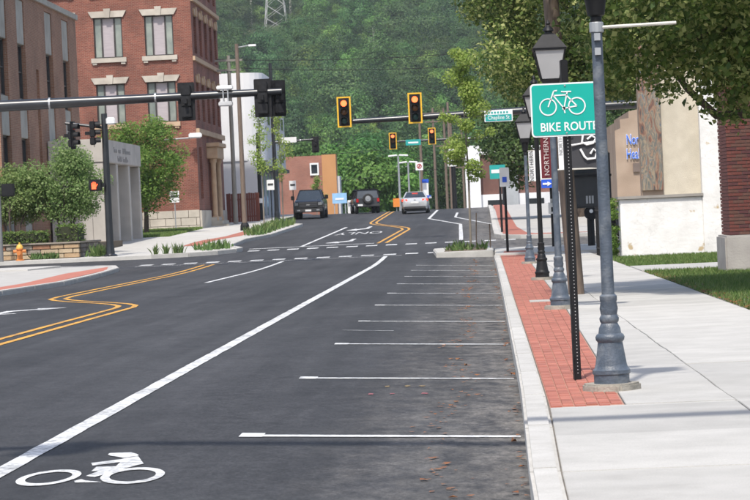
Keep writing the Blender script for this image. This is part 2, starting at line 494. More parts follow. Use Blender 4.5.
# ------------------------------------------------------------------ the lie of the land
def lerp_tab(tab, y):
    if y <= tab[0][0]: return tab[0][1]
    for (a, va), (b, vb) in zip(tab, tab[1:]):
        if y <= b: return va + (vb-va)*(y-a)/(b-a)
    return tab[-1][1]
ZC = [(-60, 0), (80, 0), (84, .02), (88, .06), (92, .115), (96, .18), (100, .25), (110, .425), (185, 1.70), (192, 1.78), (200, 1.74), (230, 1.0), (320, -1.0), (460, -2.4)]
def zc(y): return lerp_tab(ZC, y)
def fall(y): return lerp_tab([(-60, 1), (84, 1), (92, 0)], y)
def zroad(x, y): return zc(y) - .045*max(0, min(x+2.5, 3.6))*fall(y)
KIN = [(-10, .2), (0, .2), (15, .26), (23, .35), (31, .39), (48, .48), (72, .59), (88, .63)]
KOUT = [(-10, .38), (0, .38), (13.7, .42), (20.3, .52), (28, .56), (44, .63), (60, .71), (85, .82), (94, .86)]
BOUT = [(20, 1.10), (28, 1.2), (40, 1.34), (56, 1.44), (72, 1.54), (88, 2.4)]
kin = lambda y: lerp_tab(KIN, y)
kout = lambda y: lerp_tab(KOUT, y)
bout = lambda y: lerp_tab(BOUT, y)
PZ = .05                                     # level of the near right pavement

# the ground: one sheet out to the horizon, the town's asphalt above it
MB().add([(-1500, -300, -4), (1500, -300, -4), (1500, 1700, -4), (-1500, 1700, -4)], [(0, 1, 2, 3)]).build(
    'ground', pm('valley_ground', (.06, .085, .035), (.09, .09, .05), .05, .95))
tag(bpy.data.objects['ground'], kind='structure', label='flat valley ground around the town')
ys = sorted(set(list(range(-60, 84, 12)) + list(range(84, 240, 2)) + list(range(240, 470, 20)) + [80, 85, 95]))
xs = [-70, -40, -20, -14, -10, -6, -2.5, 1.1, 12, 70]
m = MB()
for y in ys:
    for x in xs: m.v.append((x, y, zroad(x, y)))
nx = len(xs)
for j in range(len(ys)-1):
    for i in range(nx-1): m.f.append((j*nx+i, j*nx+i+1, (j+1)*nx+i+1, (j+1)*nx+i))
road = m.build('road', ASPHALT)
tag(road, 'dark asphalt street running up to the crest', kind='structure')

def sheet(poly_rows, name, mat, parent, lift=.006):
    """painted marking: rows of (left x,y),(right x,y) laid just above the road"""
    m = MB()
    for (a, b) in poly_rows:
        for q in (a, b): m.v.append((q[0], q[1], zroad(*q)+lift))
    for i in range(len(poly_rows)-1): m.f.append((2*i, 2*i+1, 2*i+3, 2*i+2))
    return m.build(name, mat, parent)
rpaint = random.Random(77)
def line(pts, w, name, mat, step=2.0, lift=.006, parent=None):
    """a painted line of width w (across its run) along pts"""
    fine = []
    for (x0, y0), (x1, y1) in zip(pts, pts[1:]):
        n = max(1, int(math.hypot(x1-x0, y1-y0)/step))
        fine += [(x0+(x1-x0)*k/n, y0+(y1-y0)*k/n) for k in range(n)]
    fine.append(pts[-1])
    rows = []
    for i, p in enumerate(fine):
        a = Vector(fine[max(i-1, 0)]); b = Vector(fine[min(i+1, len(fine)-1)])
        d = (b-a).normalized(); n = Vector((-d.y, d.x))
        if i not in (0, len(fine)-1):
            d1 = (Vector(p)-a).normalized(); c = max(.5, d1.dot(d)); ww = w/c
        else: ww = w
        rows.append((tuple(Vector(p)+n*ww/2*(1+rpaint.uniform(-.07, .07))), tuple(Vector(p)-n*ww/2*(1+rpaint.uniform(-.07, .07)))))
    return sheet(rows, name, mat, parent or road, lift)

# painted markings (parts of the road)
line([(-3.21, -2), (-3.21, 17), (-3.2, 40), (-3.16, 91.6)], .155, 'edge_line', WPAINT, .35)
line([(-1.93, 36.9), (-1.2, 36.75)], .05, 'ghost_line', WPAINT, .3)
for k in range(10):
    y = 19.6+6.75*k
    line([(-1.84, y+.05), (-1.66, y+.05)], .32, 'stall_flag', WPAINT, .1)
    line([(-1.66, y), (-.7, y), (kin(y)-.03, y)], .16, 'stall_line', WPAINT, .5)
for dx in (-.17, .17):
    line([(-6.95+dx, 20), (-6.92+dx, 44), (-6.88+dx, 50.5)] + [(-6.88+dx - 2.75*(1-math.cos(math.pi*t/8))/2, 50.5+9.5*t/8) for t in range(1, 8)]
         + [(-9.63+dx, 60.5), (-9.6+dx, 66), (-9.35+dx, 91)], .12, 'centre_line', YPAINT, 1.0)
line([(-7.12, 68.3), (-6.75, 91)], .13, 'lane_line', WPAINT)
for k in range(17):                                   # dashed crosswalk edges on the near side of the junction
    x = -12.1+.8*k
    line([(x, 93.5), (x+.46, 93.5)], .95, 'crosswalk_dash', WPAINT, 1)
for k in range(14):                                   # and on the far side
    x = -9.2+.8*k
    line([(x, 105.3), (x+.46, 105.3)], 1.05, 'crosswalk_dash', WPAINT, 1)
line([(-12.1, 92.0), (-2.6, 92.0)], .16, 'crosswalk_line', WPAINT, 1)
line([(-9.4, 108.1), (-4.2, 108.6)], .45, 'stop_line', WPAINT, 1)
for dx in (-.17, .17):
    line([(-3.86+dx, 108.4), (-3.42+dx, 131)] + [(-3.42+dx-2.45*(1-math.cos(math.pi*t/6))/2, 131+21*t/6) for t in range(1, 6)]
         + [(-5.87+dx, 152.5), (-5.95+dx, 190)], .13, 'centre_line', YPAINT, 2)
line([(-7.24, 108), (-6.95, 142)], .15, 'lane_line', WPAINT)
line([(-.55, 107.6), (-.7, 137.5), (-2.68, 156), (-2.55, 186)], .17, 'edge_line', WPAINT)
line([(.95, 134), (-1.1, 157), (-1.05, 172)], .15, 'edge_line', WPAINT)
def arrow(x, y, L, dirn, w=.13):
    g = [(-w/2, 0), (w/2, 0), (w/2, L*.62), (.42, L*.58), (0, L), (-.42, L*.58), (-w/2, L*.62)]
    q = [(x+a*dirn, y+b*dirn) for a, b in g]
    mm = MB().add([(a, b, zroad(a, b)+.006) for a, b in q], [(0, 1, 2, 6), (2, 3, 4, 5, 6)])
    return mm.build('lane_arrow', WPAINT, road)
def turn_arrow(x, y, L, dirn, side):
    g = [(-.1, 0), (.1, 0), (.12, L*.45), (.5, L*.62), (.62, L*.52), (1.05, L*.86), (.38, L*.98), (.46, L*.84), (-.08, L*.62)]
    q = [(x+a*dirn*side, y+b*dirn) for a, b in g]
    return MB().add([(a, b, zroad(a, b)+.006) for a, b in q], [(0, 1, 2, 8), (2, 3, 7, 8), (3, 4, 5, 6, 7)]).build('lane_arrow', WPAINT, road)
turn_arrow(-9.3, 49.9, 2.6, 1, 1)
line([(-10.6, 49.2), (-8.9, 49.8)], .3, 'lane_arrow', WPAINT, .4)
turn_arrow(-5.4, 117.0, 6, -1, 1)
turn_arrow(-5.6, 141.5, 8.5, -1, 1)
me = text_mesh('ONLY', 1.0, 0)
me.transform(Matrix.Translation((-5.6, 127.5, 0)) @ Matrix.Rotation(math.pi, 4, 'Z') @ Matrix.Diagonal((.85, 6.0, 0, 1)))
for v in me.vertices: v.co.z = zroad(v.co.x, v.co.y)+.01
link('lane_word', me, WPAINT, road)
# surveyors' paint dots between the first bays
for (x, y, c, sx) in [(-1.03, 24.1, 'pink', .06), (-.83, 24.15, 'pink', .045), (-.53, 24.2, 'pink', .06), (-.9, 25.15, 'ochre', .05), (-.72, 25.2, 'ochre', .06), (-.57, 25.2, 'ochre', .05)]:
    cm = pm('survey_'+c, (.26, .09, .10) if c == 'pink' else (.22, .16, .08), None, 20, .8)
    pts = [(x+sx*.7*math.cos(t)*random.uniform(.4, 1.2), y+sx*2.2*math.sin(t)*random.uniform(.4, 1.2)) for t in [k*.698 for k in range(9)]]
    MB().add([(a, b, zroad(a, b)+.005) for a, b in pts], [tuple(range(9))]).build('paint_dot', cm, road)
# bicycle-lane symbol
def ellipse_ring(cx, cy, rx, ry, t):
    mm = MB(); n = 36
    for k in range(n):
        a = 2*math.pi*k/n
        for r in (1, t):
            x, y = cx+rx*r*math.cos(a), cy+ry*r*math.sin(a); mm.v.append((x, y, zroad(x, y)+.006))
    for k in range(n):
        q = (k+1) % n; mm.f.append((2*k, 2*k+1, 2*q+1, 2*q))
    return mm
ellipse_ring(-2.80, 16.60, .197, .50, .72).build('bike_symbol_wheel', WPAINT, road)
ellipse_ring(-2.26, 16.62, .197, .52, .72).build('bike_symbol_wheel', WPAINT, road)
def flatpoly(pts, name):
    MB().add([(x, y, zroad(x, y)+.006) for x, y in pts], [tuple(range(len(pts)))]).build(name, WPAINT, road)
flatpoly([(-2.66, 17.5), (-2.48, 17.7), (-2.46, 17.8), (-2.39, 17.9), (-2.29, 17.4), (-2.39, 17.0), (-2.49, 16.5), (-2.56, 16.6), (-2.52, 16.9), (-2.57, 16.9), (-2.58, 17.2), (-2.45, 17.2), (-2.46, 17.5), (-2.62, 17.3)], 'bike_symbol_rider')
flatpoly([(-2.59, 16.3), (-2.56, 16.4), (-2.52, 16.3), (-2.4, 16.2), (-2.39, 16.2), (-2.51, 16.2), (-2.57, 16.2)], 'bike_symbol_frame')
flatpoly([(-2.4, 18.0), (-2.4, 17.9), (-2.43, 17.9), (-2.48, 17.8), (-2.54, 17.9), (-2.6, 18.0), (-2.63, 18.1), (-2.63, 18.2), (-2.59, 18.2), (-2.54, 18.2), (-2.48, 18.2), (-2.43, 18.1)], 'bike_symbol_head')

# ------------------------------------------------------------------ near right pavement
base = MB()
Y = list(range(-10, 95, 3)) + [94]
for y in Y: base.v += [(kout(y)-.05, y, PZ-.02), (4.6, y, PZ-.02)]
for i in range(len(Y)-1): base.f.append((2*i, 2*i+1, 2*i+3, 2*i+2))
pav = base.build('sidewalk', JOINT)
tag(pav, 'pale concrete sidewalk along the right kerb', kind='structure')
kb = thing('kerb', (.4, 0, 0), 'pale concrete kerb along the right parking bays', None); tag(kb, kind='structure')
def quad_block(p, z0, z1, gap, name, mat, parent, bevel=.008):
    (a, b, c, d) = [Vector(q) for q in p]
    cen = (a+b+c+d)/4
    pts = [tuple(q + (cen-q).normalized()*gap) for q in (a, b, c, d)]
    return MB().prism(pts, z0, z1).build(name, mat, parent, bevel=bevel)
y = -6.0
while y < 87:
    y2 = y+3.05
    z = zroad(kin(y), y)-.05
    quad_block([(kin(y), y), (kout(y), y), (kout(y2), y2), (kin(y2), y2)], z, PZ+.012, .006, 'kerb_section', KERBM, kb, .022)
    y = y2
rng0 = random.Random(3)
y = -4.0
rows = []
while y < 92.5: rows.append(y); y += 2.4
for i, y in enumerate(rows):
    y2 = min(y+2.4, 94)
    if y < 20.1 < y2: y2 = 20.1
    if i and rows[i-1]+2.4 > 20.1 > rows[i-1]: y = 20.1
    left = (lambda t: kout(t)+.007) if y2 <= 20.15 else (lambda t: bout(t)+.006)
    j = lambda: PZ+rng0.uniform(-.003, .003)
    jx = [(1.955+.006*math.sin(yy*1.7)+rng0.uniform(-.004, .004), yy) for yy in [y+(y2-y)*k/6 for k in range(7)]]
    jw = [rng0.uniform(.002, .009) for _ in jx]
    MB().prism([(left(y)+.003, y+.003)] + [(a-w, min(max(b, y+.003), y2-.003)) for (a, b), w in zip(jx, jw)] + [(left(y2)+.003, y2-.003)], PZ-.06, j()).build('sidewalk_slab', CONC, pav, bevel=.004)
    MB().prism([(3.75, y+.003), (3.75, y2-.003)] + [(a+.003, min(max(b, y+.003), y2-.003)) for a, b in reversed(jx)], PZ-.06, j()).build('sidewalk_slab', CONC, pav, bevel=.004)
# red paver band: the nearest 300 pavers one by one, the rest as one part
strip = MB()
Ys = [20.1+2*k for k in range(35)]
for y in Ys: strip.v += [(kout(y)+.01, y, PZ-.008), (bout(y), y, PZ-.008)]
for i in range(len(Ys)-1): strip.f.append((2*i, 2*i+1, 2*i+3, 2*i+2))
band = strip.build('paver_band', PAVERJ); tag(band, 'red brick paver strip between kerb and sidewalk', kind='structure')
pme = None; far = MB(); cnt = 0
y = 20.16; r_ = 0
while y < 86.5:
    w = (bout(y)-kout(y)-.02)/6
    for cidx in range(6):
        x = kout(y)+.012+w*(cidx+.5)
        yy = y+(.1 if cidx % 2 else 0)
        if yy > 86.4: continue
        dz = rng0.uniform(-.0015, .0025)
        if cnt < 300:
            if pme is None:
                o = MB().cbox((0, 0, 0), (.094, .194, .04)).build('paver', PAVER, band, bevel=.004); pme = o.data
            else:
                o = link('paver', pme, PAVER, band)
            o.location = (x, yy+.1, PZ-.019+dz); o.scale = (w/.103, 1, 1)
            cnt += 1
        else:
            far.cbox((x, yy+.1, PZ-.019+dz), (w*.92, .194, .04))
    y += .205
tag(far.build('paver_field', PAVER, band), kind='stuff')

MB().box(.86, 1.22, 42.6, 43.3, PZ-.01, PZ+.012).build('access_cover', CONC, bevel=.004)
tag(bpy.data.objects['access_cover'], 'pale concrete access cover set in the red paver strip', 'cover')
# verge: path and grass right of the sidewalk
MB().box(3.77, 30, -10, 94, -.4, PZ-.03).build('verge_soil', SOIL); tag(bpy.data.objects['verge_soil'], 'bare soil under the verge grass', kind='structure')
MB().box(3.78, 14, 59.5, 64.2, PZ-.05, PZ+.004).build('path', CONC, bevel=.01); tag(bpy.data.objects['path'], 'concrete path crossing the verge to the brick pillar', kind='structure')
def blades(rng, n, x0, x1, y0, y1, h, w, z, keep=None):
    P = np.stack([rng.uniform(x0, x1, n), rng.uniform(y0, y1, n), np.full(n, z)], 1)
    if keep is not None: P = P[keep(P)]
    n = len(P)
    a = rng.uniform(0, 2*np.pi, n); hh = h*(.5+rng.random(n)); ww = w*(.6+.8*rng.random(n))
    d = np.stack([np.cos(a), np.sin(a), np.zeros(n)], 1)*ww[:, None]/2
    tip = P + np.stack([rng.normal(0, .4, n)*hh, rng.normal(0, .4, n)*hh, hh], 1)
    V = np.stack([P-d, P+d, tip], 1).reshape(-1, 3)
    return V, np.arange(3*n).reshape(n, 3)
GRASS = leaf_mat('grass_leaf', (.07, .13, .025), (.12, .20, .045), (.22, .26, .09), .3)
def clear_of(P): return ~((P[:, 1] > 59.3) & (P[:, 1] < 64.4)) & ~((P[:, 0] > 5.3) & (P[:, 1] > 56.4) & (P[:, 1] < 58.6))
rg = np.random.default_rng(5)
V, Fq = blades(rg, 90000, 3.8, 8.2, 26, 76, .07, .022, PZ-.03, clear_of)
tag(link('grass', np_mesh('grass', V, Fq), GRASS), 'mown grass on the right verge beside the path', 'grass', kind='stuff')
# fallen leaves: gutter and verge edge
LITTER = leaf_mat('dry_leaf', (.22, .085, .03), (.29, .13, .05), (.16, .09, .045), .1)
def litter(rng, pts, size):
    V = []; 
    for x, y, z in pts:
        a = rng.uniform(0, 6.28); s = size*(.5+rng.random()); t = rng.normal(0, .25, 2)
        c, d = math.cos(a)*s, math.sin(a)*s
        for (u, v) in ((-.6, 0), (0, .35), (.6, 0), (0, -.35)):
            V.append((x+u*c-v*d, y+u*d+v*c, z+.006+abs(u*t[0]+v*t[1])*s))
    return np_mesh('leaves', V, np.arange(len(V)).reshape(-1, 4))
pts = []
for _ in range(1200):
    y = rg.uniform(15, 86); x = -.28+.004*(y-20)+.12*math.sin(y*.55)+rg.normal(0, .07)
    if rg.random() < .25: x = kin(y)-abs(rg.normal(0, .06))-.02
    if math.sin(y*1.1+2)+.6*math.sin(y*.37) < rg.uniform(-1.2, .9): continue
    pts.append((x, y, zroad(x, y)))
tag(link('leaf_litter', litter(rg, pts, .047), LITTER), 'brown fallen leaves trailing along the parking bay gutter', 'fallen leaves', kind='stuff')
pts = [(3.78+abs(rg.normal(0, .16)), rg.uniform(28, 58), PZ+.0) for _ in range(900)]
tag(link('leaf_litter', litter(rg, pts, .05), LITTER), 'brown fallen leaves along the edge of the grass verge', 'fallen leaves', kind='stuff')

# ------------------------------------------------------------------ pavements around the junction
def solid(poly, dz, name, mat, label, skirt=.5, sub=None, bevel=0, parent=None):
    """raised plot following the road's rise: outline poly in x,y"""
    m = MB().prism(poly, lambda x, y: zc(y)-skirt, lambda x, y: zc(y)+dz)
    bm = None
    o = m.build(name, mat, parent, bevel=bevel)
    if parent is None: tag(o, label, kind='structure')
    return o
def arc(cx, cy, r, a0, a1, n=8):
    return [(cx+r*math.cos(RAD(a0+(a1-a0)*k/n)), cy+r*math.sin(RAD(a0+(a1-a0)*k/n))) for k in range(n+1)]
# near right corner
solid([(.66, 86.6), (1.65, 86.6), (4.7, 86.6), (30, 86.6), (30, 93.8), (1.6, 93.8)] + arc(1.6, 92.9, .9, 90, 180, 5)[1:], .06, 'corner_pavement', CONC, 'pale concrete corner pavement at the near right corner', bevel=.02)
solid([(.95, 87.6), (1.75, 87.6), (1.8, 89.4), (1.0, 89.4)], .068, 'tactile_patch', PAVER, 'small red paver patch around the thin black sign post')
# planted kerb nose reaching into the street
nose = [(-1.32, 88.3), (.62, 88.1), (.66, 93.6), (-.9, 93.6)] + arc(-.9, 93.0, .6, 90, 180, 4)[1:]
solid(nose, .15, 'kerb_nose', KERBM, 'pale concrete kerb nose of the planted bed in the street', bevel=.03)
solid([(-1.05, 88.9), (.4, 88.8), (.42, 93.0), (-1.0, 93.0)], .165, 'bed_soil', SOIL, 'bare soil bed inside the kerb nose')
# left near corner
lk = [(-11.6, 20), (-11.7, 50), (-11.78, 64), (-11.5, 72), (-11.9, 82), (-12.15, 88), (-12.6, 90.6), (-13.5, 91.6), (-15, 91.9), (-45, 91.9), (-45, 20)]
m = MB(); m.prism(lk, lambda x, y: -.4, lambda x, y: zc(y)+.12)
o = m.build('corner_pavement', CONC, bevel=.02); tag(o, 'grey concrete corner pavement at the near left corner', kind='structure')
kl = thing('kerb', (-11.7, 60, 0), 'grey concrete kerb round the near left corner', None); tag(kl, kind='structure')
for a, b in zip(lk[:8], lk[1:9]):
    n = max(1, int(math.hypot(b[0]-a[0], b[1]-a[1])/3))
    for k in range(n):
        p = Vector(a).lerp(Vector(b), k/n); q = Vector(a).lerp(Vector(b), (k+1)/n); d = (q-p).normalized(); nr = Vector((d.y, -d.x))*.04; bk = Vector((d.y, -d.x))*-.2
        MB().prism([tuple(p+nr), tuple(q+nr), tuple(q+bk), tuple(p+bk)], lambda x, y: zc(y)-.2, lambda x, y: zc(y)+.135).build('kerb_section', KERBM, kl, bevel=.02)
MB().prism([(-11.95, 55), (-11.75, 72), (-12.2, 86), (-12.7, 89.6), (-14.0, 90.2), (-13.3, 86), (-12.6, 72), (-12.7, 55)], lambda x, y: zc(y)+.0, lambda x, y: zc(y)+.126).build('paver_band', PAVER)
tag(bpy.data.objects['paver_band.001'], 'red paver strip along the near left kerb', kind='structure')
MB().prism([(-20, 88), (-15.2, 88), (-14.5, 90.9), (-15.2, 91.4), (-20, 91.4)], lambda x, y: zc(y)-.1, lambda x, y: zc(y)+.2).build('ramp_kerb', KERBM, bevel=.06)
tag(bpy.data.objects['ramp_kerb'], 'humped pale concrete ramp kerb at the near left corner', kind='structure')
# far left corner and its planted beds
lfar = arc(-11.4, 104, 2.6, 250, 340, 6) + [(-9.0, 106.5), (-10.4, 113), (-10.5, 124), (-9.9, 128), (-9.85, 150), (-10.6, 153), (-12.3, 156), (-12.5, 190), (-12.5, 205), (-60, 205), (-60, 101.5)]
def follow(poly_l, x_far, dz, name, mat, label):
    """pavement between a kerb line (list of x,y going away) and x_far, cut into rows so that it follows the rise"""
    rowsy = []
    for (x0, y0), (x1, y1) in zip(poly_l, poly_l[1:]):
        n = max(1, int((y1-y0)/4))
        rowsy += [(x0+(x1-x0)*k/n, y0+(y1-y0)*k/n) for k in range(n)]
    rowsy.append(poly_l[-1])
    m = MB()
    for x, y in rowsy:
        z = zc(y)
        m.v += [(x, y, z-.3), (x, y, z+dz), (x_far, y, z+dz), (x_far, y, z-.3)]
    for i in range(len(rowsy)-1):
        for k in range(3): m.f.append((4*i+k, 4*i+k+1, 4*i+5+k, 4*i+4+k))
    m.f.append((0, 1, 2, 3)); n = 4*(len(rowsy)-1); m.f.append((n+3, n+2, n+1, n))
    o = m.build(name, mat); tag(o, label, kind='structure'); return o
LF = [(-12.6, 100.9), (-11.2, 101.4), (-10.2, 102.4), (-9.6, 104), (-9.5, 106), (-10.4, 110), (-10.6, 120), (-10.0, 127), (-9.9, 150), (-10.8, 153), (-12.3, 156), (-12.5, 190), (-12.6, 215)]
LF2 = [(-26, 100.6)] + LF
follow(LF, -60, .14, 'corner_pavement', CONC, 'pale concrete pavement climbing past the brick building')
kf = thing('kerb', (-10, 110, 0), 'pale concrete kerb of the far left pavement', None); tag(kf, kind='structure')
for a, b in zip(LF[:-3], LF[1:-2]):
    n = max(1, int(math.hypot(b[0]-a[0], b[1]-a[1])/3))
    for k in range(n):
        p = Vector(a).lerp(Vector(b), k/n); q = Vector(a).lerp(Vector(b), (k+1)/n); d = (q-p).normalized(); nr = Vector((d.y, -d.x))*.04; bk = Vector((d.y, -d.x))*-.22
        MB().prism([tuple(p+nr), tuple(q+nr), tuple(q+bk), tuple(p+bk)], lambda x, y: zc(y)-.2, lambda x, y: zc(y)+.16).build('kerb_section', KERBM, kf, bevel=.02)
m = MB()
for y in range(112, 150, 3):
    x = lerp_tab([(100, -9.9), (113, -10.8), (120, -10.9), (127, -10.3), (150, -10.2)], y); z = zc(y)+.146
    m.v += [(x-1.9, y, z), (x-1.1, y, z)]
for i in range(len(m.v)//2-1): m.f.append((2*i, 2*i+1, 2*i+3, 2*i+2))
tag(m.build('paver_band', PAVER), 'red paver strip on the far left pavement', kind='structure')
# far right pavement
RF = [(3.2, 105.2), (1.9, 105.9), (1.15, 107.2), (.88, 109.5), (.9, 120), (.95, 133), (1.1, 168), (1.15, 200)]
m = MB()
for (x, y) in RF:
    z = zc(y); m.v += [(x, y, z-.3), (x, y, z+.14), (60, y, z+.14)]
for i in range(len(RF)-1):
    for k in range(2): m.f.append((3*i+k, 3*i+k+1, 3*i+4+k, 3*i+3+k))
m.f.append((0, 1, 2))
m.v += [(60, 105.2, zc(105)-.3)]
m.f.append((0, 2, len(m.v)-1))
tag(m.build('corner_pavement', CONC), 'pale concrete pavement at the far right corner', kind='structure')
m = MB()
for (x, y) in [(2.9, 106.0), (2.1, 106.4), (1.5, 107.5), (1.2, 109.5), (1.22, 120), (1.26, 133), (1.42, 168), (1.45, 190)]:
    w = 2.5 if y < 107 else (1.0 if y < 110 else .75)
    m.v += [(x, y, zc(y)+.148), (x+w, y+(.5 if y < 108 else 0), zc(y+.5)+.148)]
for i in range(len(m.v)//2-1): m.f.append((2*i, 2*i+1, 2*i+3, 2*i+2))
tag(m.build('paver_band', PAVER), 'red paver strip curving round the far right corner', kind='structure')
kr = thing('kerb', (1, 110, 0), 'pale concrete kerb round the far right corner', None); tag(kr, kind='structure')
for a, b in zip(RF[:-1], RF[1:]):
    n = max(1, int(math.hypot(b[0]-a[0], b[1]-a[1])/3))
    for k in range(n):
        p = Vector(a).lerp(Vector(b), k/n); q = Vector(a).lerp(Vector(b), (k+1)/n); d = (q-p).normalized(); nr = Vector((-d.y, d.x))*.04; bk = Vector((-d.y, d.x))*-.2
        MB().prism([tuple(p+nr), tuple(q+nr), tuple(q+bk), tuple(p+bk)], lambda x, y: zc(y)-.2, lambda x, y: zc(y)+.16).build('kerb_section', KERBM, kr, bevel=.02)

# ------------------------------------------------------------------ buildings
def wall_open(m, o, u, n, U0, U1, Z0, Z1, ops, depth):
    """wall face from U0..U1 along u, Z0..Z1, with real openings (u0,u1,z0,z1) and their reveals; n points outwards"""
    o = Vector(o); u = Vector(u); n = Vector(n)
    us = sorted({U0, U1} | {v for q in ops for v in q[:2]}); zs = sorted({Z0, Z1} | {v for q in ops for v in q[2:]})
    P = lambda a, z, d=0: tuple(o + u*a - n*d + Vector((0, 0, z)))
    for a, b in zip(us, us[1:]):
        for c, d in zip(zs, zs[1:]):
            if any(q[0] <= a and b <= q[1] and q[2] <= c and d <= q[3] for q in ops): continue
            m.add([P(a, c), P(b, c), P(b, d), P(a, d)], [(0, 1, 2, 3)])
    for a, b, c, d in ops:
        m.add([P(a, c), P(b, c), P(b, d), P(a, d), P(a, c, depth), P(b, c, depth), P(b, d, depth), P(a, d, depth)],
              [(0, 1, 5, 4), (1, 2, 6, 5), (2, 3, 7, 6), (3, 0, 4, 7)])
def wbox(m, o, u, n, a, b, c, d, e0, e1):
    """box on a wall: a..b along u, c..d in z, from e0 to e1 along n"""
    o = Vector(o); u = Vector(u); n = Vector(n)
    P = lambda s, z, e: tuple(o + u*s + n*e + Vector((0, 0, z)))
    return m.add([P(a, c, e0), P(b, c, e0), P(b, d, e0), P(a, d, e0), P(a, c, e1), P(b, c, e1), P(b, d, e1), P(a, d, e1)],
                 [(0, 1, 2, 3), (4, 5, 6, 7), (0, 1, 5, 4), (1, 2, 6, 5), (2, 3, 7, 6), (3, 0, 4, 7)])
BR2 = brick_mat('red_brick', (.235, .066, .039), (.155, .04, .025), (.26, .18, .14), vary=.7)
BR1 = brick_mat('brown_brick', (.31, .15, .09), (.24, .112, .066), (.33, .25, .18))
BRD = brick_mat('dark_red_brick', (.17, .06, .045), (.13, .045, .035), (.22, .17, .14))
STONE = pm('pale_limestone', (.52, .47, .40), (.42, .38, .32), 2, .85, .2, 30, c3=(.34, .30, .25), s3=.8)
ORSTONE = pm('warm_stone_trim', (.50, .36, .24), (.42, .28, .18), 2, .85)
PRECAST = pm('precast_concrete', (.42, .40, .35), (.34, .32, .28), 1.5, .85, .2, 20, c3=(.27, .25, .21), s3=.5)
WFRAME = pm('bronze_window_frame', (.035, .03, .028), (.05, .045, .04), 6, .5)
WGLASS = glass_mat('window_glass', (.03, .035, .04), .08)
BLIND = pm('window_blind', (.42, .37, .38), (.36, .32, .33), 2, .6, stretch=(1, 1, 8))
PALEGL = pm('pale_reflecting_glass', (.30, .33, .29), (.16, .19, .18), 1.2, .15, spec=.8)
LBRICK = BR2

def window(b, o, u, n, a0, a1, z0, z1, depth, style='triple', sill=None):
    w = MB(); t = .07
    for (p, q, r, s) in ((a0, a0+t, z0, z1), (a1-t, a1, z0, z1), (a0+t, a1-t, z0, z0+t), (a0+t, a1-t, z1-t, z1)): wbox(w, o, u, n, p, q, r, s, -depth, -depth+.08)
    if style == 'triple':
        k = (a1-a0)
        for f in (.28, .72): wbox(w, o, u, n, a0+k*f-.045, a0+k*f+.045, z0+t, z1-t, -depth, -depth+.078)
    else:
        zc_ = (z0+z1)/2; wbox(w, o, u, n, a0+t, a1-t, zc_-.03, zc_+.03, -depth, -depth+.075)
    win = w.build('window', WFRAME, b)
    if style == 'triple':
        k = a1-a0
        for f0, f1, mt in ((0, .28, PALEGL), (.28, .72, BLIND), (.72, 1, PALEGL)):
            wbox(MB(), o, u, n, a0+k*f0+.04, a0+k*f1-.04, z0+.05, z1-.05, -depth-.03, -depth+.02).build('pane', mt, win)
    else:
        zc_ = (z0+z1)/2
        wbox(MB(), o, u, n, a0+.05, a1-.05, z0+.05, zc_-.02, -depth-.03, -depth+.02).build('pane', WGLASS, win)
        wbox(MB(), o, u, n, a0+.05, a1-.05, zc_+.02, z1-.05, -depth-.03, -depth+.02).build('pane', WGLASS, win)
    return win
def lintel(b, o, u, n, a0, a1, z, mat):
    m = MB(); m_ = (a0+a1)/2; e = .28
    ov = Vector(o); uv = Vector(u); nv = Vector(n)
    def pl(pts, d0, d1):
        k = len(pts); V = [tuple(ov+uv*s+nv*d0+Vector((0, 0, q))) for s, q in pts]+[tuple(ov+uv*s+nv*d1+Vector((0, 0, q))) for s, q in pts]
        m.add(V, [tuple(range(k)), tuple(range(k, 2*k))]+[(i, (i+1) % k, k+(i+1) % k, k+i) for i in range(k)])
    pl([(a0-.08, z), (a1+.08, z), (a1+e, z+.36), (a0-e, z+.36)], -.02, .09)
    pl([(m_-.14, z-.02), (m_+.14, z-.02), (m_+.2, z+.5), (m_-.2, z+.5)], -.02, .15)
    return m.build('lintel', mat, b)

# red brick building beyond the junction
B = thing('brick_building', (-15.8, 150, 1.1), 'tall red brick building with pale stone lintels and stone base', 'building')
o1, u1, n1 = (-34, 150, 0), (1, 0, 0), (0, -1, 0)
rowsz = [(11.35, 13.7), (7.5, 9.85)]
cols = [c+34 for c in (-29.4, -26.5, -23.6, -20.66, -17.7)]
ops = [(c-.83, c+.83, a, b) for c in cols for a, b in rowsz+[(15.2, 17.4)]]
m = MB(); wall_open(m, o1, u1, n1, 0, 18.2, 2.3, 19.5, ops, .22)
o2, u2, n2 = (-15.8, 150, 0), (0, 1, 0), (1, 0, 0)
ycol = [1.9+3.0*k for k in range(5)]
ops2 = [(c-.75, c+.75, a, b) for c in ycol for a, b in [(11.5, 13.7), (7.6, 9.8), (15.2, 17.4)]] + [(1.2, 2.6, 3.0, 6.0), (11.5, 13.0, 3.0, 6.0)]
door_op = (6.2, 8.6, 1.9, 5.4)
wall_open(m, o2, u2, n2, 0, 15.5, 1.0, 19.5, ops2+[door_op], .28)
m.add([(-34, 150, 19.5), (-15.8, 150, 19.5), (-15.8, 165.5, 19.5), (-34, 165.5, 19.5), (-34, 150, 1), (-34, 165.5, 1), (-15.8, 165.5, 1)], [(0, 1, 2, 3), (0, 3, 5, 4), (3, 2, 6, 5)])
m.build('wall', BR2, B)
for c in cols:
    for a, b in rowsz+[(15.2, 17.4)]:
        window(B, o1, u1, n1, c-.83, c+.83, a, b, .2)
        lintel(B, o1, u1, n1, c-.83, c+.83, b, STONE)
        s = MB(); wbox(s, o1, u1, n1, c-1.02, c+1.02, a-.26, a, -.1, .14)
        wbox(s, o1, u1, n1, c-.95, c-.7, a-.38, a-.255, -.02, .1); wbox(s, o1, u1, n1, c+.7, c+.95, a-.38, a-.255, -.02, .1)
        s.build('sill', STONE if a > 9 else ORSTONE, B)
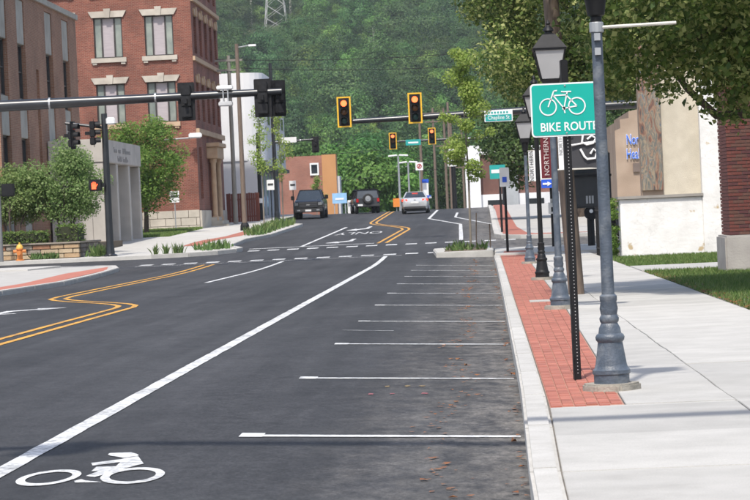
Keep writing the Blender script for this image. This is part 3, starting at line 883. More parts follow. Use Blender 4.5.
for c in ycol:
    for a, b in [(11.5, 13.7), (7.6, 9.8), (15.2, 17.4)]:
        window(B, o2, u2, n2, c-.75, c+.75, a, b, .24, 'sash'); lintel(B, o2, u2, n2, c-.75, c+.75, b, ORSTONE)
for c in (1.9, 12.25): window(B, o2, u2, n2, c-.7, c+.7, 3.0, 6.0, .24, 'sash')
for z, h, e in ((14.45, .22, .16), (11.0, .25, .14), (6.75, .3, .2)):
    wbox(MB(), o2, u2, n2, .0, 15.5, z, z+h, -.02, e).build('belt_course', ORSTONE, B)
wbox(MB(), o1, u1, n1, -.05, 18.35, 19.2, 19.9, -.1, .35).build('cornice', ORSTONE, B)
# stone base as courses of blocks
for r in range(3):
    z0 = 1.0+.45*r; a = -.0 if r % 2 else -.45
    while a < 18.2:
        wbox(MB(), o1, u1, n1, max(a, 0)+.012, min(a+.9, 18.2)-.012, z0+.01, z0+.44, -.05, .12 if r < 2 else .09).build('base_stone', STONE, B, bevel=.012)
        a += .9
for a0, a1 in ((.02, 5.6), (9.2, 15.5)): wbox(MB(), o2, u2, n2, a0, a1, .9, 2.3, -.05, .12).build('base_stone', STONE, B, bevel=.02)
for s in (5.85, 8.95):
    p = MB(); p.lathe([(.22, 1.6), (.22, 1.9), (.17, 1.95), (.155, 5.1), (.22, 5.2), (.22, 5.4)], (-15.8+.32, 150+s, 0), 14)
    p.build('portal_column', ORSTONE, B, smooth=True)
q = MB(); wbox(q, o2, u2, n2, 5.4, 9.4, 5.4, 6.1, -.02, .65); wbox(q, o2, u2, n2, 5.2, 9.6, 6.1, 6.35, -.02, .8); q.build('portal_entablature', ORSTONE, B, bevel=.03)
wbox(MB(), o2, u2, n2, 6.2, 8.6, 1.9, 5.4, -.4, -.26).build('door', pm('dark_oak', (.06, .035, .02), (.04, .025, .015), 3, .5, stretch=(8, 8, 1)), B)
q = MB()
for k in range(4): wbox(q, o2, u2, n2, 5.3, 9.5, 1.0+.22*k, 1.22+.22*k, 0, 1.5-.36*k)
q.build('step', STONE, B, bevel=.015)
# camera on its arm
C = thing('security_camera', (-16.9, 149.9, 6.5), 'small white security camera on a long arm on brick corner', 'camera')
MB().tube([(-17.6, 149.95, 6.45), (-17.6, 149.6, 6.45), (-15.9, 149.4, 6.5)], .045, 8).build('arm', SILVER, C)
MB().cbox((-15.8, 149.35, 6.62), (.75, .4, .3), .2).build('housing', WHITE, C, bevel=.06)

# brown brick office building at the left edge
B = thing('brown_building', (-19.3, 128.5, .6), 'brown brick building with concrete panels and dark windows', 'building')
o3, u3, n3 = (-19.3, 90, 0), (0, 1, 0), (1, 0, 0)
bays = [18.0, 22.5, 30.0, 35.0]
ops = [(b-1.0, b+1.0, .9, 12.0-.35) for b in bays] + [(26.1, 26.8, 3.5, 8.8)]
m = MB(); wall_open(m, o3, u3, n3, 16.5, 38.5, .2, 12.0, ops, .3)
m.add([(-19.3, 106.5, 12), (-19.3, 128.5, 12), (-45, 128.5, 12), (-45, 106.5, 12), (-19.3, 106.5, 0), (-45, 106.5, 0), (-19.3, 128.5, 0), (-45, 128.5, 0)], [(0, 1, 2, 3), (0, 3, 5, 4), (1, 2, 7, 6)])
m.build('wall', BR1, B)
wbox(MB(), o3, u3, n3, 26.1, 26.8, 3.5, 8.8, -.32, -.22).build('recess_panel', BR1, B)
for b in bays:
    for a, c, kind in ((.9, 3.0, 'p'), (3.0, 5.6, 'w'), (5.6, 7.3, 'p'), (7.3, 9.7, 'w'), (9.7, 11.65, 'p')):
        if kind == 'p': wbox(MB(), o3, u3, n3, b-1.0+.005, b+1.0-.005, a+.008, c-.008, -.3, -.05).build('spandrel_panel', PRECAST, B, bevel=.02)
        else: window(B, o3, u3, n3, b-1.0, b+1.0, a, c, .26, 'sash')
wbox(MB(), o3, u3, n3, 16.4, 38.6, 11.9, 12.15, -.4, .12).build('coping', PRECAST, B)

# concrete portico
B = thing('portico', (-16.7, 118, .7), 'pale concrete portico with square columns and raised lettering', 'portico')
PORT = pm('pale_portico_concrete', (.50, .465, .42), (.43, .40, .36), 1.6, .85, .15, 20, c3=(.37, .345, .31), s3=.6)
MB().box(-19.25, -16.7, 118, 131.2, 4.55, 5.62).build('fascia', PORT, B, bevel=.03)
MB().box(-19.2, -17.35, 118.02, 118.35, .4, 4.55).build('end_wall', PORT, B)
for y in (118.05, 122.3, 126.6, 130.5):
    MB().box(-17.35, -16.75, y, y+.62, .3, 4.548).build('column', PORT, B, bevel=.03)
MB().box(-19.2, -19.0, 118.4, 131, .5, 4.54).build('glass_front', WGLASS, B)
MB().box(-19.25, -16.4, 117.6, 131.5, .2, .68).build('platform', PORT, B, bevel=.02)
DKLET = pm('dark_lettering', (.05, .05, .05), None, 4, .6)
FADED = pm('faded_lettering', (.24, .23, .22), None, 4, .7)
# two lines of worn lettering, too small to read from the street
rl = random.Random(6)
for z, y0, n in ((5.16, 121.4, 19), (4.76, 122.6, 12)):
    y = y0
    for k in range(n):
        if k in (4, 8, 9) and n > 12 or k == 5 and n == 12: y += .3; continue
        h = rl.choice((.16, .16, .26)); lm = MB()
        lm.box(-16.7, -16.68, y, y+.07, z-.1, z-.1+h); lm.box(-16.7, -16.68, y+.07, y+.22, z-.1+rl.choice((0, .08, .13)), z-.05+rl.choice((.0, .08, .1)))
        lm.build('letter', FADED, B); y += .31

# white block with blue shopfront
B = thing('white_building', (-14.5, 172, 1.5), 'white rendered building with blue glazed shopfront and rounded corner', 'building')
WR = pm('white_render', (.78, .78, .78), (.72, .72, .72), .8, .8, c3=(.62, .62, .63), s3=.3)
GR = pm('pale_grey_cladding', (.60, .60, .61), (.55, .55, .56), 1, .7)
poly = [(-30, 174), (-15.4, 174)] + arc(-15.4, 175.6, 1.6, -90, 0, 6)[1:] + [(-13.8, 193), (-30, 193)]
MB().prism(poly, 5.6, 11.5).build('upper_wall', WR, B)
q = MB(); o4, u4, n4 = (-13.8, 176, 0), (0, 1, 0), (1, 0, 0)
for k in range(3): wbox(MB(), o4, u4, n4, k*5.5+.03, k*5.5+5.47, 5.2, 9.6, -.2, .08).build('cladding_panel', GR, B)
MB().box(-30, -14.3, 174.1, 192.9, .8, 5.6).build('lower_wall', GR, B)
SHOP = glass_mat('blue_shop_glass', (.20, .30, .42), .12)
for k in range(5): wbox(MB(), (-14.3, 176, 0), u4, n4, k*3.05+.1, k*3.05+2.9, 1.9, 5.0, -.05, .05).build('shop_pane', SHOP, B)
for k in range(6): wbox(MB(), (-14.3, 176, 0), u4, n4, k*3.05-.06, k*3.05+.06, 1.5, 5.15, -.05, .12).build('mullion', GR, B)
for k in range(5): wbox(MB(), o4, u4, n4, .9+3.1*k, 2.7+3.1*k, 8.05, 8.85, .05, .1).build('window', WGLASS, B)
wbox(MB(), (-13.8, 176, 0), u4, n4, 8.5, 12.5, 7.0, 7.6, .08, .22).build('sign_band', pm('navy_sign', (.03, .05, .16), None, 3, .5), B)
wbox(MB(), (-13.8, 176, 0), u4, n4, -.2, 16.9, 4.95, 5.2, -.6, .3).build('canopy', pm('dark_fascia', (.05, .05, .06), None, 3, .5), B)
MB().cbox((-16.9, 173.95, 9.7), (.35, .1, .7)).build('vent', BLACKM, B)

# low building with the orange end wall
B = thing('orange_building', (-13.2, 232, 1.2), 'low brick building with orange end wall beyond the pickup', 'building')
PINKB = brick_mat('faded_brick', (.34, .13, .085), (.27, .10, .065), (.30, .22, .18))
m = MB(); wall_open(m, (-22, 232, 0), u1, n1, 0, 8.7, -.5, 7.1, [(7.7, 8.35, 5.5, 6.3)], .15); m.add([(-22, 232, 7.1), (-13.3, 232, 7.1), (-13.3, 236, 7.1), (-22, 236, 7.1)], [(0, 1, 2, 3)]); m.build('wall', PINKB, B)
MB().box(-13.3, -12.05, 231.8, 234, -.5, 7.15).build('end_wall', pm('orange_paint', (.50, .25, .10), (.45, .22, .085), 1, .7), B)
MB().box(-12.05, -11.8, 232.2, 235, -.5, 5.2).build('side_wall', GR, B)
f = MB()
for q in ((-14.4, -13.6, 231.85, 231.98, 5.35, 5.5), (-14.4, -13.6, 231.85, 231.98, 6.3, 6.45), (-14.4, -14.27, 231.86, 231.97, 5.5, 6.3), (-13.73, -13.6, 231.86, 231.97, 5.5, 6.3)): f.box(*q)
w = f.build('window', WHITE, B); MB().box(-14.25, -13.75, 232.05, 232.1, 5.52, 6.28).build('pane', WGLASS, w)

# far right building with white corner, brick wall and white base
B = thing('far_corner_building', (1, 226, 1), 'distant brick building with white corner pier and white base', 'building')
MB().box(-.55, .75, 226, 240, -1, 7.2).build('corner_pier', WR, B)
MB().box(.75, 9, 227, 240, 2.9, 6.4).build('wall', BRD, B)
MB().box(.75, 9, 226.6, 240, -1, 2.9).build('base_wall', WR, B)
MB().box(.75, 9, 226.8, 240, 6.4, 7.0).build('parapet', WR, B)
for x in (1.3, 4.6): MB().box(x, x+1.6, 226.5, 226.65, 1.6, 2.4).build('window', WGLASS, B)
MB().box(2.9, 4.0, 226.2, 227, -1, 5.6).build('downpipe_pier', pm('pale_grey_pier', (.4, .42, .43), None, 2, .7), B)

# tan wall with blue lettering across the side street
B = thing('tan_building', (8.5, 119, .6), 'tan stone building with blue and white wall lettering', 'building')
TAN = pm('tan_stucco', (.36, .27, .20), (.30, .225, .165), 1.2, .9, .3, 20, c3=(.42, .33, .25), s3=.5)
MB().plate([(6.55, .2), (14, .2), (14, 6.2), (8.3, 6.2), (8.3, 5.95), (7.2, 5.75), (7.2, 5.45), (6.8, 5.4), (6.8, 5.0), (6.55, 4.9)], 118, 130).build('wall', TAN, B)
BLUEL = pm('blue_letter', (.05, .18, .75), None, 3, .4)
for s, z in (('North', 4.45), ('Health', 3.8)):
    lettering(s, .66, Matrix.Translation((7.46, 117.95, z)) @ UPRIGHT, WHITE, B, .02, .022, sx=.5)
    lettering(s, .66, Matrix.Translation((7.46, 117.92, z)) @ UPRIGHT, BLUEL, B, .02, 0, sx=.5)
MB().box(7.3, 9.2, 117.9, 117.99, 3.0, 3.4).build('vent_panel', pm('grey_brown_panel', (.17, .13, .11), None, 2, .8), B)

# white rendered wall with the mural behind the verge
B = thing('white_wall_building', (5.8, 76, .05), 'peeling white rendered building with mural panel behind the verge', 'building')
def peel_mat():
    m, nt, N, L, bs = nodes_of('peeling_white_render')
    tc = N.new('ShaderNodeTexCoord')
    def nz(s, d=6):
        n = N.new('ShaderNodeTexNoise'); n.inputs['Scale'].default_value = s; n.inputs['Detail'].default_value = d; L.new(tc.outputs['Object'], n.inputs['Vector']); return n.outputs[0]
    def mr(src, a, b, c=0, d=1):
        r = N.new('ShaderNodeMapRange'); r.inputs[1].default_value = a; r.inputs[2].default_value = b; r.inputs[3].default_value = c; r.inputs[4].default_value = d; L.new(src, r.inputs[0]); return r.outputs[0]
    def mix(f, a, b):
        x = N.new('ShaderNodeMix'); x.data_type = 'RGBA'; L.new(f, x.inputs[0])
        for i, v in ((6, a), (7, b)):
            if isinstance(v, tuple): x.inputs[i].default_value = (*v, 1)
            else: L.new(v, x.inputs[i])
        return x.outputs[2]
    c = mix(mr(nz(1.6), .4, .7), (.74, .73, .70), (.62, .61, .58))
    c = mix(mr(nz(2.1, 3), .66, .70), c, (.46, .36, .22))
    vo = N.new('ShaderNodeTexVoronoi'); vo.feature = 'DISTANCE_TO_EDGE'; vo.inputs['Scale'].default_value = .6
    wz = N.new('ShaderNodeTexNoise'); wz.inputs['Scale'].default_value = 2.5; wz.inputs['Detail'].default_value = 5; L.new(tc.outputs['Object'], wz.inputs['Vector'])
    wa = N.new('ShaderNodeVectorMath'); wa.operation = 'ADD'; L.new(tc.outputs['Object'], wa.inputs[0]); L.new(wz.outputs['Color'], wa.inputs[1]); L.new(wa.outputs[0], vo.inputs['Vector'])
    c = mix(mr(vo.outputs['Distance'], 0, .01, .3, 0), c, (.4, .39, .37))
    L.new(c, bs.inputs['Base Color']); bs.inputs['Roughness'].default_value = .9
    bp = N.new('ShaderNodeBump'); bp.inputs['Strength'].default_value = .5; bp.inputs['Distance'].default_value = .02; L.new(nz(9), bp.inputs['Height']); L.new(bp.outputs[0], bs.inputs['Normal'])
    return m
PEEL = peel_mat()
MB().box(4.28, 6.68, 76, 77.2, -.2, 1.72).build('lower_wall', PEEL, B, bevel=.02)
MB().box(4.22, 6.7, 75.92, 77.25, 1.72, 1.80).build('ledge', pm('grey_ledge', (.30, .28, .25), None, 4, .9), B)
MB().box(6.68, 8.5, 75.95, 81, -.2, 6.2).build('upper_wall', PEEL, B)
STUC = pm('cream_stucco', (.55, .50, .40), (.49, .44, .35), 4, .9, .4, 40, c3=(.42, .38, .30), s3=.8)
MB().box(5.58, 6.68, 76.35, 79, 1.80, 6.2).build('stucco_wall', STUC, B)
m_, nt, N, L, bs = nodes_of('abstract_mural')
tc = N.new('ShaderNodeTexCoord'); mp = N.new('ShaderNodeMapping'); mp.inputs['Scale'].default_value = (3.2, 1, .9)
nz = N.new('ShaderNodeTexNoise'); nz.inputs['Scale'].default_value = 1.7; nz.inputs['Detail'].default_value = 4; nz.inputs['Distortion'].default_value = 1.6
cr = N.new('ShaderNodeValToRGB'); cr.color_ramp.interpolation = 'EASE'
for p_, c_ in ((.30, (.05, .06, .06)), (.40, (.17, .085, .06)), (.47, (.27, .18, .12)), (.53, (.11, .12, .11)), (.6, (.28, .22, .15)), (.68, (.10, .13, .16))):
    e = cr.color_ramp.elements.new(p_); e.color = (*c_, 1)
L.new(tc.outputs['Object'], mp.inputs[0]); L.new(mp.outputs[0], nz.inputs['Vector']); L.new(nz.outputs[0], cr.inputs[0]); L.new(cr.outputs[0], bs.inputs['Base Color']); bs.inputs['Roughness'].default_value = .8
MB().box(4.95, 5.575, 76.2, 76.3, 1.95, 6.2).build('mural_panel', m_, B)
MB().box(4.95, 5.578, 76.31, 76.9, 1.80, 6.2).build('mural_wall', TAN, B)

# brick pillar on its concrete foot, brick by brick
B = thing('brick_pillar', (6.4, 57, .05), 'dark red brick pillar on a pale concrete foot', 'pillar')
MB().box(5.42, 7.6, 56.6, 58.6, -.1, .80).build('foot', pm('foot_concrete', (.38, .36, .33), (.30, .28, .26), 2, .9, .3, 20), B, bevel=.04)
MB().box(5.565, 7.485, 56.765, 58.435, .8, 6.4).build('core', pm('mortar', (.12, .10, .09), None, 6, .95), B)
BRICKM = [pm('pillar_brick_%s' % n, c, tuple(v*.75 for v in c), 9, .9, .3, 40) for n, c in (('red', (.15, .045, .035)), ('plum', (.10, .035, .035)), ('brown', (.13, .06, .045)))]
front = bm_me = None; k = 0; over = MB()
meshes = []
for mt in BRICKM:
    o = MB().cbox((0, 0, 0), (.205, .10, .065)).build('brick', mt, None, bevel=.004); meshes.append(o.data); bpy.data.objects.remove(o)
rr = random.Random(9); cnt = 0
for r in range(72):
    z = .84+.0765*r
    over.cbox((5.60, 56.80, z), (.10, .10, .065)) if r % 2 else over.cbox((5.60, 56.905, z), (.10, .09, .065))
    for side in (0, 1):
        n = 9 if side == 0 else 8
        for c in range(n):
            if side == 0: x = 5.55+.1025+.2155*c+(.1075 if r % 2 else 0); loc_ = (x, 56.80, z); rz_ = 0; ok = (x < 6.3)
            else: yv = 56.86+.1025+.2155*c+(0 if r % 2 else .1075); loc_ = (5.60, yv, z); rz_ = RAD(90); ok = False
            if z < 4.2 and ok and cnt < 300:
                ob = link('brick', rr.choice(meshes), None, B); ob.location = Vector(loc_)-B.location; ob.rotation_euler = (0, 0, rz_); cnt += 1
            else: over.cbox(loc_, (.205, .10, .065), rz_)
tag(over.build('brickwork', BRICKM[0], B), kind='stuff')

# ------------------------------------------------------------------ lamps along the right kerb
def street_lamp(loc, mat, label, group, banner=None):
    t = thing('street_lamp', loc, label, 'street lamp', group, world=False)
    pad = [(.24*math.cos(a)*(1+.12*math.sin(3*a)), .22*math.sin(a)*(1+.1*math.cos(5*a))) for a in [k*.4488 for k in range(14)]]
    MB().prism(pad, -.03, .06).build('foot_pad', pm('rough_concrete', (.36, .33, .28), (.26, .24, .20), 8, .95, .6, 25), t, bevel=.015)
    MB().lathe([(.148, .06), (.148, .13), (.158, .14), (.158, .17), (.14, .185), (.13, .22), (.103, .40), (.118, .42), (.122, .445), (.112, .465), (.095, .475), (.088, .52), (.068, .56), (.078, .575), (.082, .60), (.072, .62), (.066, .63), (.076, .68), (.066, .735), (.072, .75), (.072, .785), (.056, .80)], n=24).build('base', mat, t, smooth=True)
    MB().tube([(0, 0, .80), (0, 0, 3.12)], [.053, .045], 16).build('post', mat, t, smooth=True)
    MB().lathe([(.046, 3.0), (.056, 3.01), (.056, 3.06), (.047, 3.07), (.047, 3.11), (.072, 3.125), (.10, 3.33), (.11, 3.36)], n=16).build('collar', BLACK, t, smooth=True)
    fr = MB()
    def sq(h, z): return [(-h, -h, z), (h, -h, z), (h, h, z), (-h, h, z)]
    fr.add(sq(.115, 3.36)+sq(.135, 3.47), [(0, 1, 2, 3), (4, 5, 6, 7)]+[(i, (i+1) % 4, 4+(i+1) % 4, 4+i) for i in range(4)])
    for sx in (-1, 1):
        for sy in (-1, 1): fr.tube([(sx*.135, sy*.135, 3.45), (sx*.235, sy*.235, 3.92)], .013, 6)
    fr.box(-.25, .25, -.25, .25, 3.90, 3.93)
    fr.build('lantern_frame', BLACK, t)
    FROST = pm('frosted_lamp_glass', (.40, .40, .40), (.34, .34, .34), 3, .35)
    for k in range(4):
        M = Matrix.Rotation(k*math.pi/2, 4, 'Z')
        pts = [M @ Vector(p) for p in ((-.125, -.133, 3.475), (.125, -.133, 3.475), (.222, -.228, 3.898), (-.222, -.228, 3.898))]
        pts2 = [p*1 for p in pts]
        nrm = (pts[1]-pts[0]).cross(pts[2]-pts[0]).normalized()*-.006
        MB().add([tuple(p) for p in pts]+[tuple(p+nrm) for p in pts], [(0, 1, 2, 3), (7, 6, 5, 4)]+[(i, 4+i, 4+(i+1) % 4, (i+1) % 4) for i in range(4)]).build('pane', FROST, t)
    MB().lathe([(.05, 3.47), (.06, 3.52), (.075, 3.60), (.05, 3.68), (.02, 3.70)], n=12).build('bulb', WHITE, t, smooth=True)
    rf = MB().add(sq(.262, 3.93)+sq(.245, 3.95)+sq(.10, 4.14)+sq(.06, 4.16), [(0, 1, 2, 3), (12, 13, 14, 15)]+[(4*j+i, 4*j+(i+1) % 4, 4*j+4+(i+1) % 4, 4*j+4+i) for j in range(3) for i in range(4)]).build('roof', BLACK, t)
    MB().lathe([(.06, 4.15), (.055, 4.19), (.085, 4.2), (.07, 4.24), (.03, 4.27), (.022, 4.29), (.035, 4.31), (.022, 4.335), (.006, 4.37)], n=12).build('finial', BLACK, rf, smooth=True)
    return t
LG = 'lantern lamps along the right kerb'
LA = street_lamp((1.09, 21.7, PZ), STEEL_BLUE, 'nearest grey lamp post with white banner arm beside bike sign', LG)
LB = street_lamp((1.25, 39.3, PZ), STEEL_BLUE, 'grey lamp post whose lantern shows above the bike route sign', LG)
LC = street_lamp((1.41, 55.5, PZ), BLACK, 'black lamp post with maroon banner and blue arrow sign', LG)
LD = street_lamp((1.51, 72.1, PZ), STEEL_BLUE, 'farthest grey lamp post with white banner near the corner', LG)
OFFW = pm('off_white_rod', (.62, .60, .53), None, 6, .5)
MB().tube([(.03, -.02, 3.02), (.66, -.02, 3.03)], .014, 8).build('banner_arm', OFFW, LA)
br = MB().lathe([(.056, 2.98), (.06, 2.985), (.06, 3.06), (.056, 3.065)], n=14)
br.build('bracket', SILVER, LA)
for z in (2.94, 2.82): MB().cbox((0, -.06, z), (.05, .04, .06)).build('bracket', SILVER, LA)
for L_, z0, z1 in ((LB, 2.1, 3.0), (LC, 2.15, 3.06), (LD, 2.28, 3.12)):
    a = MB()
    for z in (z0, z1): a.tube([(.03, 0, z), (.75, 0, z)], .012, 6)
    a.build('banner_arm', OFFW, L_)
def banner(lamp, x0, x1, z0, z1, mat, label):
    X, Yb, Zb = lamp.location
    t = thing('banner', (X+x0, Yb, Zb+z0), label, 'banner', 'banners on the lamp posts')
    m = MB(); n = 10
    for i in range(n+1):
        for j in range(n+1):
            u, v = i/n, j/n
            m.v.append((X+x0+(x1-x0)*u, Yb+.012*math.sin(5*u+3*v), Zb+z0+(z1-z0)*v))
    for i in range(n):
        for j in range(n): a = i*(n+1)+j; m.f.append((a, a+n+1, a+n+2, a+1))
    m.build('cloth', mat, t, smooth=True)
    return t
BB = banner(LB, .07, .76, 2.1, 3.0, CHARB, 'charcoal banner with white brush strokes behind the bike sign')
X, Yb, Zb = LB.location
MB().box(X+.07, X+.15, Yb-.022, Yb-.018, Zb+2.1, Zb+3.0).build('white_edge', WHITE, BB); MB().box(X+.735, X+.765, Yb-.03, Yb-.026, Zb+2.2, Zb+3.0).build('white_edge', WHITE, BB)
lettering('NORTHERN', .085, Matrix.Translation((X+.11, Yb-.03, Zb+2.55)) @ UPRIGHT @ Matrix.Rotation(RAD(90), 4, 'Z'), pm('grey_letter', (.35, .35, .34), None, 3, .7), BB, .001)
def stroke(pts, r, parent, yb):
    m = MB(); m.tube([(a, yb, c) for a, c in pts], r, 6); return m.build('brush_stroke', WHITE, parent)
bx, bz = X+.52, Zb+2.48
stroke([(bx-.02, bz+.24), (bx-.07, bz+.12), (bx-.09, bz+.02), (bx-.02, bz-.02), (bx+.08, bz+.0), (bx+.12, bz+.07), (bx+.06, bz+.11), (bx-.01, bz+.06)], .018, BB, Yb-.03)
stroke([(bx-.25, bz-.02), (bx-.1, bz+.0), (bx+.14, bz+.02)], .014, BB, Yb-.03)
stroke([(bx-.12, bz-.08), (bx-.06, bz-.2), (bx-.02, bz-.24), (bx+.1, bz-.23), (bx+.13, bz-.14), (bx+.08, bz-.09), (bx+.03, bz-.16)], .018, BB, Yb-.03)
stroke([(bx-.34, bz+.2), (bx-.26, bz+.26), (bx-.34, bz+.12), (bx-.22, bz+.13)], .008, BB, Yb-.03)
BC = banner(LC, .08, .74, 2.15, 3.06, REDB, 'maroon banner lettered upwards in white on the black lamp')
X, Yb, Zb = LC.location
lettering('NORTHERN', .15, Matrix.Translation((X+.20, Yb-.03, Zb+2.62)) @ UPRIGHT @ Matrix.Rotation(RAD(90), 4, 'Z'), pm('pale_letter', (.6, .52, .5), None, 3, .7), BC, .001)
MB().box(X+.31, X+.34, Yb-.03, Yb-.026, Zb+2.15, Zb+3.06).build('white_stripe', WHITE, BC)
BD = banner(LD, .08, .72, 2.28, 3.12, WHITE, 'white banner with black upright lettering on the farthest lamp')
X, Yb, Zb = LD.location
lettering('NORTHERN', .16, Matrix.Translation((X+.16, Yb-.03, Zb+2.7)) @ UPRIGHT @ Matrix.Rotation(RAD(90), 4, 'Z'), BLACKM, BD, .001)
S = thing('arrow_sign', (1.5, 55.4, 2.0), 'small blue sign with white arrow on the black lamp', 'sign')
MB().box(1.47, 1.72, 55.38, 55.39, 2.0, 2.18).build('panel', BLUES, S)
MB().plate([(1.5, 2.07), (1.6, 2.07), (1.6, 2.04), (1.69, 2.09), (1.6, 2.14), (1.6, 2.11), (1.5, 2.11)], 55.37, 55.378).build('arrow', WHITE, S)

# bike route sign
S = thing('bike_route_sign', (.86, 23.2, PZ), 'green bike route sign with white bicycle on perforated black post', 'sign', world=False)
MB().cbox((0, 0, 1.42), (.062, .062, 2.86), RAD(12)).build('post', BLACK, S, bevel=.006)
hm = MB()
for k in range(84):
    z = .06+.0305*k
    M = Matrix.Rotation(RAD(12), 4, 'Z')
    c = M @ Vector((0, -.0315, z)); ux = M @ Vector((1, 0, 0))
    hm.add([tuple(c+ux*.0045*math.cos(t)+Vector((0, 0, .0045*math.sin(t)))) for t in [j*1.047 for j in range(6)]], [tuple(range(6))])
tag(hm.build('post_hole', pm('hole_light', (.5, .5, .5), None, 5, .9), S), kind='stuff')
def rrect(x0, x1, z0, z1, r, n=5):
    out = []
    for cx, cz, a in ((x1-r, z1-r, 0), (x0+r, z1-r, 90), (x0+r, z0+r, 180), (x1-r, z0+r, 270)):
        out += [(cx+r*math.cos(RAD(a+90*k/n)), cz+r*math.sin(RAD(a+90*k/n))) for k in range(n+1)]
    return list(reversed(out))
x0, x1, z0, z1 = -.31, .345, 2.17, 2.645
MB().plate(rrect(x0, x1, z0, z1, .035), -.040, -.034).build('sign_border', WHITE, S)
MB().plate(rrect(x0+.014, x1-.014, z0+.014, z1-.014, .026), -.044, -.0405).build('sign_panel', GREENS, S)
bk = MB(); yf, yb_ = -.049, -.0445
wl, wr, wz, R_ = (-.155, 2.435), (.10, 2.435), 2.435, .078
bk.ring(wl, R_-.011, R_, yf, yb_, 36); bk.ring(wr, R_-.011, R_, yf, yb_, 36)
def bar(a, b, w=.011):
    a = Vector(a); b = Vector(b); d = (b-a).normalized(); n = Vector((-d.y, d.x))*w/2
    bk.plate([tuple(a+n), tuple(b+n), tuple(b-n), tuple(a-n)], yf, yb_)
bb = (-.015, 2.418); st = (.012, 2.53); hd = (-.105, 2.535)
for a, b in (((-.155, 2.435), (-.10, 2.575)), (hd, (.02, 2.537)), (hd, bb), (bb, (.018, 2.56)), (bb, wr), ((.014, 2.53), wr), ((-.10, 2.575), (-.07, 2.578)), ((-.02, 2.565), (.055, 2.565)), (bb, (-.008, 2.375)), ((-.035, 2.567), (-.02, 2.567))): bar(a, b)
bk.plate([(bb[0]+.016*math.cos(t), bb[1]+.016*math.sin(t)) for t in [j*.6283 for j in range(10)]], yf, yb_)
bk.build('bicycle_symbol', WHITE, S)
lettering('BIKE ROUTE', .108, Matrix.Translation((.022, -.046, 2.252)) @ UPRIGHT, WHITE, S, .0015, .0015, sx=.86)
bolt = MB()
for z in (2.2, 2.62): bolt.lathe([(.008, -.052), (.008, -.047)], (0, 0, z), 8, 'y')
bolt.build('bolt', SILVER, S)

# wooden utility pole on the right pavement
U = thing('utility_pole', (1.74, 45.5, PZ), 'brown wooden utility pole behind the bike route sign', 'utility pole')
MB().tube([(1.74, 45.5, 0), (1.64, 45.5, 2.2), (1.55, 45.5, 4.3), (1.32, 45.5, 10)], [.14, .145, .14, .115], 14).build('pole', WOODP, U, smooth=True)
MB().cbox((1.35, 45.5, 9.4), (2.4, .12, .14)).build('crossarm', WOODP, U)
MB().tube([(2.02, 45.4, .02), (2.3, 45.2, .04), (2.36, 44.7, .04)], .02, 6).build('ground_cable', BLACKM, U)

# thin black sign post near the corner with its signs
S = thing('parking_sign', (1.11, 88.5, .1), 'white and blue disabled parking sign on thin black post', 'sign')
MB().tube([(1.11, 88.5, .05), (1.11, 88.5, 2.95)], .045, 8).build('post', BLACK, S)
MB().plate(rrect(.94, 1.27, 2.35, 3.0, .03), 88.43, 88.45).build('panel', WHITE, S)
MB().box(1.03, 1.18, 88.42, 88.429, 2.5, 2.68).build('symbol', BLUES, S)
S = thing('green_sign', (.85, 112, .6), 'small teal sign on black post behind the disabled parking sign', 'sign')
MB().tube([(1.2, 112, .5), (1.2, 112, 3.0)], .05, 8).build('post', BLACK, S)
MB().plate(rrect(.78, 1.45, 2.9, 3.5, .03), 111.93, 111.95).build('panel', TEALS, S)
MB().box(.85, 1.3, 111.92, 111.929, 3.15, 3.3).build('legend', WHITE, S)
# pedestrian button post
S = thing('push_button_post', (2.8, 92.5, .1), 'black post with small white crossing sign by the corner', 'post')
MB().tube([(2.8, 92.5, .05), (2.8, 92.5, 3.4)], .06, 10).build('post', BLACK, S)
MB().box(2.66, 2.94, 92.38, 92.4, 1.35, 1.75).build('panel', WHITE, S)
MB().cbox((2.8, 92.36, 1.5), (.08, .02, .16)).build('symbol', BLACKM, S)
MB().cbox((2.8, 92.35, 1.82), (.12, .1, .12)).build('button', SILVER, S)
# cabinet on its post
S = thing('signal_cabinet', (4.1, 91.5, .1), 'black cabinet raised on a post behind nearest lamp', 'cabinet')
GREYB = pm('dark_grey_paint', (.04, .042, .045), (.03, .032, .034), 4, .5)
MB().box(3.5, 4.85, 91.1, 91.9, 1.5, 3.45).build('box', GREYB, S, bevel=.05)
MB().box(3.62, 4.32, 91.07, 91.099, 2.72, 3.15).build('window', CGLASS, S)
MB().box(3.48, 4.87, 91.05, 91.92, 2.58, 2.66).build('rib', BLACK, S)
for k in range(3): MB().box(3.95+.1*k, 4.02+.1*k, 91.08, 91.099, 1.65, 1.92).build('vent', SILVER, S)
MB().tube([(4.1, 91.5, .0), (4.1, 91.5, 1.5)], .13, 12).build('post', BLACK, S)
MB().lathe([(.22, 91.2), (.25, 91.25), (.25, 91.5)], (4.12, 0, 1.32), 16, 'y').build('junction_box', BLACK, S)
MB().lathe([(.06, 91.15), (.07, 91.19)], (4.12, 0, 1.38), 12, 'y').build('lamp', WHITE, S)
# iron fence beside the white wall
S = thing('iron_fence', (4.1, 79, .1), 'short black iron fence with ivy beside the white wall', 'fence')
for k in range(9): MB().box(3.75+.06*0, 3.79, 76.5+.5*k, 76.54+.5*k, 0, 1.55).build('bar', BLACK, S)
for z in (.25, 1.4): MB().box(3.755, 3.785, 76.4, 80.8, z, z+.05).build('rail', BLACK, S)
MB().box(3.95, 4.2, 77.2, 77.28, 0, 1.6).build('gate_post', BLACK, S)

